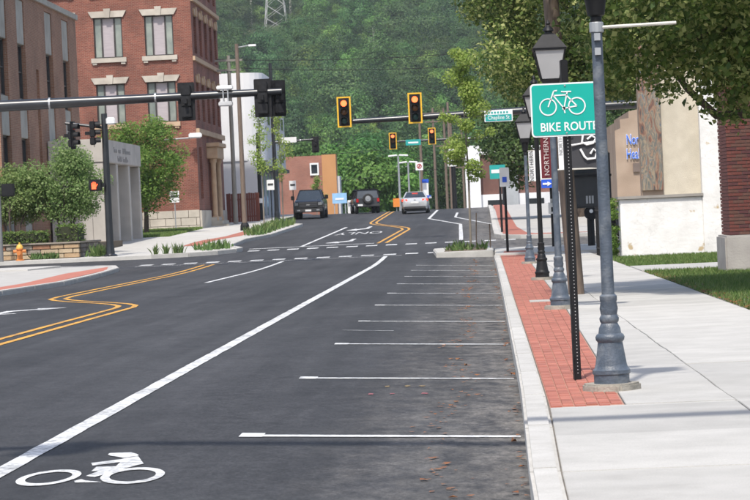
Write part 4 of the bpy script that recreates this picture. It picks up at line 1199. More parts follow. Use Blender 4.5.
# ------------------------------------------------------------------ traffic signals
YB = pm('yellow_reflective_border', (.80, .46, .03), (.72, .40, .02), 4, .5)
REDON = pm('lit_red_signal', (1.0, .16, .05), (1.0, .16, .05), 4, .3, emit=2.2)
AMBOFF = pm('dark_amber_lens', (.16, .06, .01), None, 6, .3)
GRNOFF = pm('dark_green_lens', (.01, .06, .05), None, 6, .3)
HANDON = pm('lit_red_hand', (1.0, .09, .03), (1.0, .09, .03), 4, .3, emit=1.6)
def signal_head(loc, rz, label, group, border=True, lit=True, scale=1.0):
    t = thing('traffic_signal', loc, label, 'traffic signal', group, rz=rz, world=False)
    t.scale = (scale,)*3
    MB().plate(rrect(-.29, .29, -.65, .65, .04), .0, .012).build('backplate', BLACKM, t)
    if border:
        b = MB()
        for q in ((-.30, -.235, -.66, .66), (.235, .30, -.66, .66), (-.234, .234, .60, .66), (-.234, .234, -.66, -.60)): b.box(q[0], q[1], -.012, -.002, q[2], q[3])
        b.build('border', YB, t)
    for k, (z, ml) in enumerate(((.37, REDON if lit else REDL), (0, AMBOFF), (-.37, GRNOFF))):
        h = MB().box(-.17, .17, -.06, .2, z-.178, z+.178).build('housing', BLACKM, t, bevel=.03)
        MB().lathe([(.135, -.064), (.12, -.085), (.06, -.10), (.001, -.105)], (0, 0, z), 18, 'y').build('lens', ml, h, smooth=True)
        v = MB(); n = 12
        for y in (-.06, -.30):
            for i in range(n+1):
                a = RAD(-25+230*i/n)
                for r in (.15, .162): v.v.append((r*math.cos(a), y, z+r*math.sin(a)))
        w = 2*(n+1)
        for i in range(n):
            a = 2*i
            v.f += [(a, a+2, w+a+2, w+a), (a+1, w+a+1, w+a+3, a+3), (w+a, w+a+2, w+a+3, w+a+1)]
        v.build('visor', BLACK, h)
    MB().box(-.05, .05, .2, .42, -.08, .08).build('bracket', BLACK, t)
    return t
def mast(name, base, arm_pts, rad, label, pole_h, pole_r=.2, group=None):
    t = thing(name, base, label, 'signal mast', group)
    x, y, z = base
    MB().lathe([(pole_r*1.9, z-.05), (pole_r*1.9, z+.06), (pole_r*1.25, z+.08), (pole_r*1.15, z+.5), (pole_r, z+.6)], (x, y, 0), 14).build('base', DKSTEEL, t)
    MB().tube([(x, y, z+.5), (x, y, z+pole_h)], [pole_r, pole_r*.75], 14).build('pole', DKSTEEL, t, smooth=True)
    n = len(arm_pts); MB().tube(arm_pts, [rad*(1-.45*i/(n-1)) for i in range(n)], 14).build('arm', DKSTEEL, t, smooth=True)
    for f in (.3, .62):
        bands = MB()
        p = Vector(arm_pts[0]).lerp(Vector(arm_pts[-1]), f); d = (Vector(arm_pts[-1])-Vector(arm_pts[0])).normalized()
        bands.tube([p-d*.03, p+d*.03], rad*(1.1-.4*f), 12)
        bands.build('clamp', SILVER, t)
    return t
# near left arm, its heads turned to the traffic coming down the hill
mast('signal_mast', (-17.6, 88, .15), [(-17.6, 88, 5.85), (-12, 88, 5.88), (-6.3, 88, 5.92)], .21, 'black signal mast arm reaching in from the left edge', 6.2, .24)
SG = 'signal heads on the left arm seen from behind'
signal_head((-6.95, 88.0, 5.72), math.pi, 'dark signal head seen from behind at the left arm tip', SG, border=False, lit=False)
signal_head((-6.45, 88.25, 5.7), math.pi+.5, 'dark angled signal head at the very end of left arm', SG, border=False, lit=False, scale=.95)
signal_head((-9.55, 88.0, 5.72), math.pi, 'dark signal head seen from behind against the brick corner', SG, border=False, lit=False)
S = thing('sensor_box', (-8.22, 88, 5.5), 'white detector box clamped on the left mast arm', 'sensor')
MB().box(-8.5, -7.95, 87.8, 88.1, 6.06, 6.2).build('box', WHITE, S, bevel=.03)
MB().box(-8.45, -7.98, 87.8, 88.1, 5.5, 5.66).build('box', pm('pale_grey_plastic', (.55, .55, .55), None, 3, .5), S, bevel=.03)
MB().box(-8.3, -8.26, 87.84, 88.05, 5.66, 6.06).build('strap', SILVER, S); MB().box(-8.14, -8.10, 87.84, 88.05, 5.66, 6.06).build('strap', SILVER, S)
# far right arm with the two lit heads
mast('signal_mast', (8.4, 112.2, .6), [(8.4, 112.2, 5.86), (1.5, 112.2, 5.78), (-5.2, 112.2, 5.66)], .2, 'black signal mast arm reaching left across the far side', 6.6, .24)
SG = 'lit signals over the junction'
signal_head((-5.36, 111.85, 6.07), 0, 'yellow bordered signal showing red at the arm end', SG)
signal_head((-2.3, 111.85, 6.1), 0, 'yellow bordered signal showing red halfway along the far arm', SG)
S = thing('street_name_sign', (1.26, 111.9, 5.3), 'teal street name sign hung on the far mast arm', 'sign')
MB().plate(rrect(.66, 1.87, 5.36, 5.86, .03), 111.95, 111.97).build('border', WHITE, S)
MB().plate(rrect(.70, 1.83, 5.39, 5.66, .02), 111.94, 111.949).build('panel', TEALS, S)
lettering('Chapline St', .24, Matrix.Translation((1.27, 111.935, 5.53)) @ UPRIGHT, WHITE, S, .002, sx=.85)
for k in range(7): MB().box(.82+.13*k, .90+.13*k, 111.94, 111.949, 5.71, 5.79).build('letter', TEALS, S)
# pedestrian pole on the far left corner
zb = zc(102)+.14
P = thing('pedestrian_signal_pole', (-14.35, 102, zb), 'black signal pole by the stone wall with pedestrian head', 'signal pole')
MB().lathe([(.28, zb-.05), (.28, zb+.05), (.18, zb+.1), (.15, zb+.5)], (-14.35, 102, 0), 14).build('base', DKSTEEL, P)
MB().tube([(-14.35, 102, zb), (-14.35, 102, 6.05)], [.15, .12], 14).build('pole', DKSTEEL, P, smooth=True)
MB().tube([(-14.35, 102, 5.5), (-15.9, 102, 5.75)], .06, 8).build('bracket_arm', DKSTEEL, P)
MB().cbox((-14.1, 101.9, 5.75), (.34, .35, .28), .3).build('camera', WHITE, P, bevel=.04)
signal_head((-14.75, 101.8, 5.3), RAD(100), 'side-on signal head on the pole by the stone wall', 'side-on heads by the stone wall', border=False, lit=False, scale=.85)
signal_head((-15.6, 101.9, 5.25), RAD(75), 'outer side-on signal head hanging above the shrubs', 'side-on heads by the stone wall', border=False, lit=False, scale=.85)
H = thing('pedestrian_signal', (-14.78, 101.8, 3.2), 'pedestrian signal showing a red hand on black pole', 'pedestrian signal')
MB().box(-15.03, -14.53, 101.6, 101.9, 3.02, 3.47).build('housing', BLACK, H, bevel=.03)
MB().box(-14.53, -14.4, 101.7, 101.8, 3.17, 3.32).build('bracket', BLACK, H)
hand = MB(); hand.box(-14.91, -14.74, 101.57, 101.59, 3.09, 3.27)
for k, h_ in enumerate((.07, .1, .105, .08)): hand.box(-14.91+.045*k, -14.875+.045*k, 101.57, 101.59, 3.27, 3.27+h_)
hand.cbox((-14.71, 101.58, 3.24), (.035, .02, .12), 0, 0, RAD(35)); hand.build('hand_symbol', HANDON, H)
H = thing('pedestrian_signal', (-17.95, 99, 3), 'black pedestrian signal housing at the left edge', 'pedestrian signal')
MB().box(-18.35, -17.85, 100.8, 101.1, 2.95, 3.45).build('housing', BLACK, H, bevel=.03)
MB().tube([(-18.5, 101, .3), (-18.5, 101, 3.6)], .09, 10).build('post', pm('grey_post', (.2, .2, .2), None, 3, .6), H)
# arm above the viewer, out of the picture: only its shadow falls across the near bays
mast('signal_mast', (4.4, 15.3, 0), [(4.4, 15.3, 5.9), (-1, 15.3, 6.0), (-8.5, 15.3, 6.1)], .2, 'black signal mast arm crossing above the nearest parking bay', 6.6, .2)
SG = 'heads on the arm above the nearest bay'
signal_head((-3.8, 15.2, 5.8), math.pi, 'dark signal head above the bicycle symbol, out of picture', SG, border=False, lit=False)
signal_head((-6.6, 15.2, 5.8), math.pi, 'dark signal head above the centre line, out of picture', SG, border=False, lit=False)
# second junction beyond the crest
mast('signal_mast', (2.5, 206, 1.0), [(2.5, 206, 7.25), (-2, 206, 7.3), (-6.2, 206, 7.3)], .13, 'distant signal mast arm beyond the crest of street', 7.5, .16)
SG = 'lit signals at the second junction'
signal_head((-6.1, 205.7, 7.35), 0, 'distant signal showing red, left of two beyond the crest', SG)
signal_head((-3.0, 205.7, 7.6), 0, 'distant signal showing red, right of two beyond the crest', SG)
S = thing('street_name_sign', (-4.45, 205.7, 7), 'small teal street sign between the two distant signals', 'sign')
MB().plate(rrect(-5.1, -3.9, 6.95, 7.4, .03), 205.7, 205.72).build('panel', TEALS, S); MB().box(-4.9, -4.1, 205.69, 205.699, 7.1, 7.22).build('legend', WHITE, S)
mast('signal_mast', (-12.7, 168, 1.5), [(-12.7, 168, 6.55), (-11.5, 168, 6.6), (-9.9, 168, 6.65)], .09, 'slim dark pole with short signal arm beyond the brick building', 10.2, .15)
signal_head((-10.0, 168, 6.3), math.pi, 'dark signal on the short arm beyond the young trees', None, border=False, lit=False, scale=.8)
S = thing('street_name_sign', (-11.7, 167.8, 6.5), 'white street sign on the short arm beyond brick building', 'sign')
MB().box(-12.2, -11.2, 167.8, 167.82, 6.5, 6.85).build('panel', WHITE, S)
# ------------------------------------------------------------------ stone wall, hydrant, planting on the far left corner
W = thing('stone_wall', (-15.6, 102.2, .35), 'low warm sandstone planter wall with coping by hydrant', 'wall')
ST = [pm('sandstone_%s' % n, c, tuple(v*.8 for v in c), 5, .9, .4, 30) for n, c in (('cream', (.46, .36, .24)), ('buff', (.42, .29, .17)), ('grey', (.30, .26, .21)), ('rust', (.32, .16, .09)))]
STD = [pm('dark_stone_%s' % n, c, tuple(v*.7 for v in c), 6, .9, .5, 30) for n, c in (('grey', (.16, .14, .12)), ('brown', (.12, .095, .075)))]
MB().box(-23, -15.66, 102.28, 102.7, .2, 1.0).build('core', JOINT, W); MB().box(-16.0, -15.68, 102.3, 108, .2, 1.0).build('core', JOINT, W)
rs = random.Random(4)
for r in range(4):
    x = -23.0
    while x < -15.62:
        L_ = rs.uniform(.35, .8); x2 = min(x+L_, -15.6)
        MB().box(x+.012, x2-.012, 102.2-rs.uniform(0, .03), 102.5, .26+.185*r, .26+.185*(r+1)-.018).build('stone', rs.choices(ST, (5, 4, 2, 1))[0], W, bevel=.018)
        x = x2
    y = 102.5
    while y < 108:
        y2 = min(y+rs.uniform(.4, .9), 108)
        MB().box(-15.9, -15.6+rs.uniform(0, .03), y+.012, y2-.012, .26+.185*r, .26+.185*(r+1)-.018).build('stone', rs.choice(STD+ST[2:3]), W, bevel=.018)
        y = y2
MB().box(-23, -15.55, 102.12, 102.75, 1.0, 1.07).build('coping', ST[2], W, bevel=.02)
MB().box(-16.05, -15.552, 102.76, 108.05, 1.0, 1.07).build('coping', ST[2], W, bevel=.02)
MB().box(-23, -15.95, 102.7, 117.5, .2, .95).build('planter_soil', SOIL); tag(bpy.data.objects['planter_soil'], 'soil bed behind the sandstone wall', kind='structure')

HY = pm('orange_hydrant_paint', (.62, .22, .05), (.52, .17, .04), 6, .5); HYT = pm('yellow_hydrant_paint', (.70, .42, .08), None, 6, .5)
hz = zc(101.5)+.14
H = thing('fire_hydrant', (-17.85, 101.5, hz), 'orange fire hydrant in front of the sandstone wall', 'hydrant')
MB().lathe([(.17, hz), (.17, hz+.04), (.11, hz+.06), (.105, hz+.42), (.14, hz+.44), (.14, hz+.48)], (-17.85, 101.5, 0), 16).build('barrel', HY, H, smooth=True)
MB().lathe([(.14, hz+.48), (.13, hz+.55), (.09, hz+.62), (.035, hz+.65), (.035, hz+.71), (.01, hz+.72)], (-17.85, 101.5, 0), 16).build('bonnet', HYT, H, smooth=True)
for sx in (-1, 1): MB().lathe([(.06, sx*.08), (.065, sx*.2), (.07, sx*.21), (.07, sx*.25)], (-17.85, 101.5, hz+.37), 10, 'x').build('outlet', HY, H)
MB().lathe([(.075, -.09), (.085, -.2), (.085, -.25)], (-17.85, 101.5, hz+.3), 12, 'y').build('outlet', HY, H)

SHRUB = leaf_mat('shrub_leaf', (.14, .23, .07), (.23, .34, .11), (.36, .45, .19), .55)
HEDGE = leaf_mat('hedge_leaf', (.05, .10, .02), (.09, .16, .03), (.17, .23, .06))
MIDG = leaf_mat('street_tree_leaf', (.09, .18, .035), (.16, .28, .055), (.27, .38, .09), .55)
tree((-16.75, 106.0, .9), 'airy light green shrub tree in front of the portico', 1.0, .05, (-16.7, 106.5, 3.4), (1.6, 1.3, 1.5), 75, .5, 24000, .1, SHRUB, 'shrub trees behind the sandstone wall', 21, 'shrub_tree', 6, 'shrub', stems=4)
tree((-18.9, 105.6, .9), 'airy light green shrub tree cut by the left edge', .9, .05, (-18.9, 106.2, 3.1), (1.2, 1.2, 1.15), 60, .45, 18000, .1, SHRUB, 'shrub trees behind the sandstone wall', 22, 'shrub_tree', 6, 'shrub', stems=3)
def hedge(x0, x1, y0, y1, z0, z1, label, seed):
    rng = np.random.default_rng(seed); t = thing('hedge', ((x0+x1)/2, y0, z0), label, 'hedge', 'clipped hedges behind the wall')
    n = int(2600*(x1-x0)); P = np.stack([rng.uniform(x0, x1, n), rng.uniform(y0, y1, n), rng.uniform(z0, z1, n)], 1)
    cl = [(p[0], p[1], p[2], .08) for p in P[:n//4]]
    V, Fq = leaves(rng, cl, n, .075); link('foliage', np_mesh('foliage', V-np.array(t.location), Fq), HEDGE, t)
    MB().box(x0+.08, x1-.08, y0+.08, y1-.08, z0-.1, z1-.08).build('twigs', pm('hedge_twigs', (.03, .035, .015), None, 9, .95), t)
hedge(-20.5, -17.05, 103.2, 104.1, .95, 1.55, 'clipped green hedge behind hydrant and stone wall', 31)
hedge(-16.75, -15.75, 103.4, 105.2, 1.0, 1.75, 'clipped green hedge at the corner of the stone wall', 32)
tree((-17.7, 140, 1.1), 'full green street tree between portico and brick building', 2.0, .12, (-17.6, 140, 5.1), (1.9, 1.8, 2.5), 80, .65, 26000, .12, MIDG, None, 23)
# young trees in the kerb beds
YG = leaf_mat('young_leaf', (.19, .29, .06), (.28, .39, .085), (.40, .48, .15), .55)
def young(loc, h, label, seed, spread=.55, n=1500, leaf=.11, bare=.45):
    rng = np.random.default_rng(seed); x, y, z = loc
    t = thing('young_tree', loc, label, 'tree', 'young street trees in kerb beds')
    m = MB(); m.tube([(x, y, z-.05), (x+.03, y, z+h*.4), (x-.03, y, z+h*.75), (x, y, z+h)], [.045, .035, .022, .006], 7)
    cl = []
    for k in range(16):
        f = bare+(1-bare)*k/15; a = rng.uniform(0, 6.28); r = spread*(1-.6*abs(2*(f-bare)/(1-bare)-.8))*rng.uniform(.4, 1)
        e = (x+r*math.cos(a), y+r*math.sin(a), z+h*f+.25); m.tube([(x, y, z+h*f-.1), e], [.014, .004], 5); cl.append((*e, .2+.3*rng.random())); cl.append(((e[0]+x)/2, (e[1]+y)/2, e[2]-.1, .25))
    m.build('trunk', pm('pale_bark', (.22, .19, .15), None, 8, .9), t)
    V, Fq = leaves(rng, cl, n, leaf); link('crown', np_mesh('crown', V-np.array(loc), Fq), YG, t)
    return t
young((-.14, 90.6, .25), 6.6, 'tall thin young tree in the planted kerb nose', 41, 1.0, 7500, .10, .36)
young((-12.0, 148.7, zc(148.7)+.14), 6.6, 'thin young tree left of the black pole', 42, .7, 1900, .11, .45)
young((-11.1, 151.5, zc(151.5)+.14), 6.3, 'thin young tree right of the black pole', 43, .65, 1500, .11, .4)
young((-13.6, 226, 1.2), 3.6, 'thin young tree against the faded brick building', 44, .8, 1200, .16, .3)
m = MB(); m.tube([(.05, 90.9, .2), (.1, 90.9, 1.5)], .02, 5); S = thing('tree_stake', (.05, 90.9, .2), 'thin wooden stake beside the young tree', 'stake', 'stakes in the kerb nose'); m.build('stake', BARK, S)
m = MB(); m.tube([(.55, 91.2, .2), (.55, 91.2, 1.1)], .025, 5); S = thing('tree_stake', (.55, 91.2, .2), 'short wooden stake at the kerb end of nose', 'stake', 'stakes in the kerb nose'); m.build('stake', BARK, S)
# weeds and ornamental grasses
WEED = leaf_mat('weed_blade', (.06, .12, .03), (.10, .17, .05), (.17, .22, .08), .25)
def tuft(x, y, z, h, r, n, label, group, seed):
    rng = np.random.default_rng(seed); t = thing('ornamental_grass', (x, y, z), label, 'grass plant', group)
    P = rng.normal(0, r*.5, (n, 2)); a = rng.uniform(0, 6.28, n); hh = h*(.5+.6*rng.random(n)); w = .014+.012*rng.random(n)
    b = np.stack([P[:, 0], P[:, 1], np.zeros(n)], 1); d = np.stack([np.cos(a), np.sin(a), np.zeros(n)], 1)*w[:, None]
    out = np.stack([P[:, 0], P[:, 1], np.zeros(n)], 1)*.9+rng.normal(0, .07, (n, 3))*[1, 1, 0]
    mid = b+out*.4+np.stack([np.zeros(n)]*2+[hh*.6], 1); tip = b+out+np.stack([np.zeros(n)]*2+[hh], 1)
    V = np.stack([b-d, b+d, mid+d*.8, tip, mid-d*.8], 1).reshape(-1, 3)
    link('blades', np_mesh('blades', V, np.arange(5*n).reshape(n, 5)), WEED, t)
for i, (px, lab) in enumerate(((-12.55, 'first grass tuft on the far left corner, nearest the pole'), (-12.15, 'second grass tuft on the far left corner'), (-11.8, 'third grass tuft on the far left corner'), (-11.6, 'fourth grass tuft on the far left corner, nearest the street'))):
    tuft(px, 101.9+.1*i, zc(102)+.14, .45, .09, 34, lab, 'grass tufts on the far left corner', 50+i)
def bed(name, poly_x, poly_y, n, h, label, seed):
    rng = np.random.default_rng(seed)
    X_ = rng.uniform(*poly_x, n); Y_ = rng.uniform(*poly_y, n)
    keep = (np.sin(X_*5+seed)+np.sin(Y_*1.9+seed*2)+rng.normal(0, .5, n)) > -.3; X_, Y_ = X_[keep], Y_[keep]; n = len(X_)
    Z_ = np.array([zc(y)+.16 for y in Y_]); P = np.stack([X_, Y_, Z_], 1)
    a = rng.uniform(0, 6.28, n); hh = h*(.3+.9*rng.random(n)**1.5); d = np.stack([np.cos(a), np.sin(a), 0*a], 1)*.03
    tip = P+np.stack([rng.normal(0, .3, n)*hh, rng.normal(0, .3, n)*hh, hh], 1)
    V = np.stack([P-d, P+d, (P+tip)/2+d*1.2, tip, (P+tip)/2-d*1.2], 1).reshape(-1, 3)
    o = link(name, np_mesh(name, V, np.arange(5*n).reshape(n, 5)), WEED); tag(o, label, 'weeds', kind='stuff')
bed('weeds', (-1.0, .4), (88.9, 93), 260, .28, 'scattered weeds in the kerb nose bed', 60)
bed('weeds', (-11.4, -9.9), (103.2, 108), 520, .36, 'leafy weeds in the far left corner bed', 61)
bed('weeds', (-11.2, -10.2), (126, 150), 1500, .45, 'leafy weeds in the bed along the far left kerb', 62)
bed('weeds', (-15.4, -14.2), (101.9, 102.4), 300, .45, 'weeds at the foot of the black signal pole', 63)
bed('weeds', (-17.5, -16.4), (101.8, 102.1), 300, .25, 'dry weeds at the foot of the stone wall', 64)
V, Fq = blades(np.random.default_rng(66), 30000, -20, -15.6, 132.5, 149.5, .12, .05, 1.1, None)
V[:, 2] += np.interp(V[:, 1], [132, 150], [zc(132)+.14-1.1, zc(150)+.14-1.1])
tag(link('grass', np_mesh('grass', V, Fq), GRASS), 'small lawn in front of the red brick building', 'grass', kind='stuff')
# ivy on the iron fence
rng = np.random.default_rng(70); t = thing('ivy', (4.15, 76.2, .05), 'climbing ivy at the end of the white wall', 'plant')
V, Fq = leaves(rng, [(4.1+rng.normal(0, .06), 76.3+rng.uniform(0, 1.6), rng.uniform(.1, 1.7), .13) for _ in range(40)], 2200, .07); link('foliage', np_mesh('foliage', V-np.array(t.location), Fq), MIDG, t)

# ------------------------------------------------------------------ big trees on the right
LIND = leaf_mat('linden_leaf', (.065, .125, .025), (.17, .245, .055), (.58, .60, .24), .55)
DARKT = leaf_mat('dark_tree_leaf', (.035, .075, .02), (.065, .12, .035), (.12, .18, .055))
fr_ = random.Random(33)
fringe1 = [(fr_.uniform(2.3, 6.3), fr_.uniform(42.5, 48), fr_.uniform(3.75, 4.7), fr_.uniform(.35, .6)) for _ in range(46)]
fringe2 = [(fr_.uniform(.4, 6.8), fr_.uniform(80.5, 86), fr_.uniform(5.3, 7.0), fr_.uniform(.5, .8)) for _ in range(60)]
t1 = tree((6.5, 44.5, .05), 'large leafy tree overhanging the brick pillar from the right', 2.6, .26, (5.0, 44.5, 6.9), (3.9, 5.0, 3.5), 190, .75, 115000, .10, LIND, 'large trees over the right sidewalk', 81, limbs=14, aspect=.75, extra=fringe1)
m = MB()
m.tube([(6.5, 44.5, 2.5), (5.6, 46.5, 3.05), (4.9, 47, 3.12), (4.45, 47, 3.1), (3.95, 47, 3.6), (3.6, 47, 4.1)], [.14, .11, .09, .075, .06, .03], 8)
m.tube([(5.6, 46.5, 3.05), (4.8, 46, 3.7), (4.2, 45.5, 4.3)], [.08, .06, .02], 7)
m.build('limb', BARK, t1, smooth=True)
t2 = tree((6.2, 84.5, .2), 'large leafy tree behind the mural building', 4.0, .3, (3.8, 84, 9.2), (3.9, 4.2, 4.3), 190, .7, 110000, .115, LIND, 'large trees over the right sidewalk', 82, limbs=14, aspect=.75, extra=fringe2)
tree((5.6, 136, 1.0), 'dark green tree beyond the side street at right', 2.2, .2, (3.6, 137, 5.6), (3.0, 3.4, 2.7), 90, .8, 16000, .2, DARKT, None, 83)
tree((9.5, 134, 1.0), 'dark green tree behind the tan building', 2.0, .2, (8.0, 136, 6.0), (2.6, 3.0, 3.4), 70, .8, 9000, .22, DARKT, None, 84)

# ------------------------------------------------------------------ poles, signs and wires farther up the street
def pole(loc, top, r, mat, label, arms=(), group='poles farther up the street', lean=0):
    x, y, z = loc
    t = thing('utility_pole', loc, label, 'utility pole', group)
    MB().tube([(x, y, z-.3), (x+lean, y, top)], [r, r*.72], 10).build('pole', mat, t, smooth=True)
    for h, w in arms: MB().cbox((x+lean*(h-z)/(top-z), y-.08, h), (w, .1, .13)).build('crossarm', mat, t)
    return t
p1 = pole((-12.3, 139.5, zc(139.5)+.1), 11.1, .14, WOODP, 'dark wooden pole with small street light at its top')
MB().tube([(-12.3, 139.5, 10.9), (-11.5, 139.4, 11.0)], .03, 6).build('light_arm', SILVER, p1); MB().cbox((-11.45, 139.4, 10.98), (.4, .2, .1)).build('light_head', WHITE, p1)
MB().lathe([(.26, zc(139.5)+.1), (.24, zc(139.5)+.4), (.17, zc(139.5)+.55)], (-12.3, 139.5, 0), 12).build('foot', BLACK, p1)
pole((-14.65, 160, 1.3), 11.8, .15, WOODG, 'pale grey wooden pole with crossarms behind the red fence', ((11.5, 1.7), (10.9, 1.5)))
p = pole((-13.9, 170, 1.5), 7.3, .15, BLACK, 'short black pole with a pale band beside the shopfront'); MB().lathe([(.156, 2.7), (.156, 3.0)], (-13.9, 170, 0), 10).build('band', WHITE, p)
for i, (x, y, top, r, arms, lab) in enumerate([
    (-4.25, 222, 10.5, .14, ((10.0, 1.6),), 'brown wooden pole behind the white square sign'),
    (-3.45, 248, 11.5, .15, ((11.0, 2.0), (10.2, 1.6)), 'brown wooden pole with two crossarms up the street'),
    (-2.55, 262, 12.0, .16, ((8.2, 1.8),), 'brown wooden pole third from the white square sign'),
    (-1.9, 236, 11.5, .14, ((10.5, 1.6),), 'brown wooden pole left of the black sign pole'),
    (-2.1, 290, 12.5, .17, ((9.5, 2.2), (8.6, 2.0), (7.7, 2.0)), 'far brown pole carrying three crossarms'),
    (-.95, 300, 12.5, .16, ((7.5, 2.4), (6.6, 2.4)), 'far brown pole right of the black sign pole')]):
    pole((x, y, zc(y)), top, r, WOODP, lab, arms, 'brown utility poles beyond the crest')
    MB()
def light_pole(x, y, top, label):
    t = thing('street_light', (x, y, zc(y)), label, 'street light', 'tall grey street lights beyond the crest')
    MB().tube([(x, y, zc(y)-.3), (x, y, top)], [.11, .07], 8).build('pole', SILVER, t)
    for s in (-1, 1): MB().cbox((x+s*.45, y, top), (.75, .3, .14), 0, 0, s*.08).build('light_head', WHITE, t, bevel=.03)
light_pole(-6.0, 215, 6.4, 'tall grey street light with twin heads left of the sedan')
light_pole(-5.45, 225, 6.0, 'grey street light with twin heads behind the sedan')
light_pole(-8.2, 300, 7.0, 'far grey street light with twin heads between the cars')
S = thing('square_sign', (-4.2, 215, 4.5), 'white square sign with red mark on a brown pole', 'sign')
MB().box(-4.6, -3.98, 214.9, 214.93, 5.1, 5.75).build('panel', WHITE, S); MB().ring((-4.29, 5.43), .14, .2, 214.88, 214.895, 18).build('symbol', REDL, S); MB().cbox((-4.29, 214.875, 5.43), (.08, .01, .25), 0, 0, .6).build('symbol', REDL, S)
MB().tube([(-4.29, 215, zc(215)), (-4.29, 215, 5.8)], .05, 6).build('post', SILVER, S)
S = thing('blue_pole_sign', (-3.9, 216, 3), 'white and blue upright sign above the sedan', 'sign')
MB().box(-4.12, -3.62, 215.9, 215.95, 2.9, 4.3).build('panel', WHITE, S); MB().box(-4.15, -3.59, 215.88, 215.899, 4.05, 4.35).build('blue_head', BLUES, S); MB().box(-4.0, -3.45, 215.88, 215.899, 2.75, 3.0).build('blue_foot', BLUES, S); MB().tube([(-3.87, 216.03, zc(216)), (-3.87, 216.03, 4.2)], .05, 6).build('post', SILVER, S)
S = thing('tall_sign', (-1.35, 195, 1.7), 'white sign on a thick black pole by the white pier', 'sign')
MB().tube([(-1.35, 195, 1.3), (-1.35, 195, 5.0)], [.19, .17], 12).build('post', BLACK, S); MB().plate(rrect(-1.75, -1.1, 4.95, 6.25, .04), 194.8, 194.83).build('panel', WHITE, S); MB().box(-1.6, -1.25, 194.78, 194.799, 5.1, 5.35).build('legend', BLACKM, S); MB().box(-1.68, -1.17, 194.78, 194.799, 5.75, 6.1).build('legend', SILVER, S)
S = thing('orange_sign', (-5.9, 196, 1.7), 'orange roadwork sign left of the silver sedan', 'sign')
MB().box(-6.0, -5.5, 195.9, 195.94, 2.1, 2.75).build('panel', pm('roadwork_orange', (.8, .26, .04), None, 4, .5), S); MB().tube([(-5.75, 196, 1.6), (-5.75, 196, 2.7)], .03, 6).build('post', SILVER, S)
S = thing('blue_board', (-11, 214, 1.3), 'pale blue board on posts beside the orange end wall', 'sign')
MB().box(-11.55, -10.35, 214, 214.05, 2.65, 3.5).build('panel', pm('pale_blue_board', (.28, .50, .74), None, 2, .5), S)
for x in (-11.4, -10.5): MB().box(x-.04, x+.04, 214.06, 214.12, .8, 3.5).build('post', SILVER, S)
MB().box(-11.3, -10.6, 213.98, 213.998, 2.95, 3.1).build('legend', WHITE, S)
S = thing('white_marker', (-9.05, 192, 1.7), 'white marker post beside the parked off-roader', 'marker')
MB().box(-9.25, -8.9, 191.9, 192.1, 1.6, 2.75).build('post', WHITE, S, bevel=.03); MB().box(-9.2, -8.95, 191.88, 191.899, 2.3, 2.6).build('label_plate', SILVER, S)
def small_sign(x, y, z0, z1, w, h, label, group):
    t = thing('small_sign', (x, y, z0), label, 'sign', group)
    MB().tube([(x, y, z0), (x, y, z1)], .035, 6).build('post', BLACK if w < .5 else SILVER, t); MB().box(x-w/2, x+w/2, y-.07, y-.05, z1-h, z1).build('panel', WHITE, t); MB().box(x-w/2+.06, x+w/2-.06, y-.085, y-.071, z1-h*.55, z1-h*.35).build('legend', DKLET, t)
small_sign(-12.25, 158, 1.4, 4.0, .45, .62, 'small white sign on black post left of the pickup', 'small white signs on the left')
small_sign(-11.9, 172.5, 1.5, 4.1, .45, .62, 'small white sign on black post nearest the pickup', 'small white signs on the left')
small_sign(-17.0, 148, 1.2, 3.45, .55, .65, 'white sign on grey post before the brick building base', 'small white signs on the left')
# bicycle rack like loop on the far left pavement
F_ = thing('board_fence', (-15, 166, 1.4), 'dark red board fence beside the brick building', 'fence')
RW = pm('dark_red_stain', (.16, .045, .03), (.11, .03, .02), 5, .8, stretch=(3, 3, .5))
for k in range(15): MB().box(-15.75+.142*k, -15.75+.142*k+.13, 166+.004*(k % 2), 166.03+.004*(k % 2), 1.3, 3.35+.02*math.sin(k*2)).build('board', RW, F_)
for z in (1.8, 2.9): MB().box(-15.75, -13.65, 166.04, 166.09, z, z+.1).build('rail', RW, F_)
for x in (-15.6, -13.75): MB().box(x-.06, x+.06, 166.05, 166.17, 1.2, 3.3).build('post', RW, F_)
def wire(a, b, sag, label, r=.02):
    a, b = Vector(a), Vector(b)
    pts = [a.lerp(b, k/16)-Vector((0, 0, sag*4*(k/16)*(1-k/16))) for k in range(17)]
    tag(MB().tube(pts, r, 5).build('overhead_wire', BLACKM), label, 'wire', 'overhead wires')
wire((-15.4, 160, 11.6), (9, 163, 12.0), .5, 'upper overhead wire strung from the grey wooden pole')
wire((-13.9, 160, 11.0), (9, 163, 11.1), .5, 'lower overhead wire strung from the grey wooden pole')
wire((-12.7, 222, 7.0), (-4.25, 222, 7.6), .25, 'overhead wire from beyond the pickup to brown pole')
wire((-20, 240, 4.6), (6, 240, 6.6), .4, 'lowest overhead wire crossing behind the vehicles')

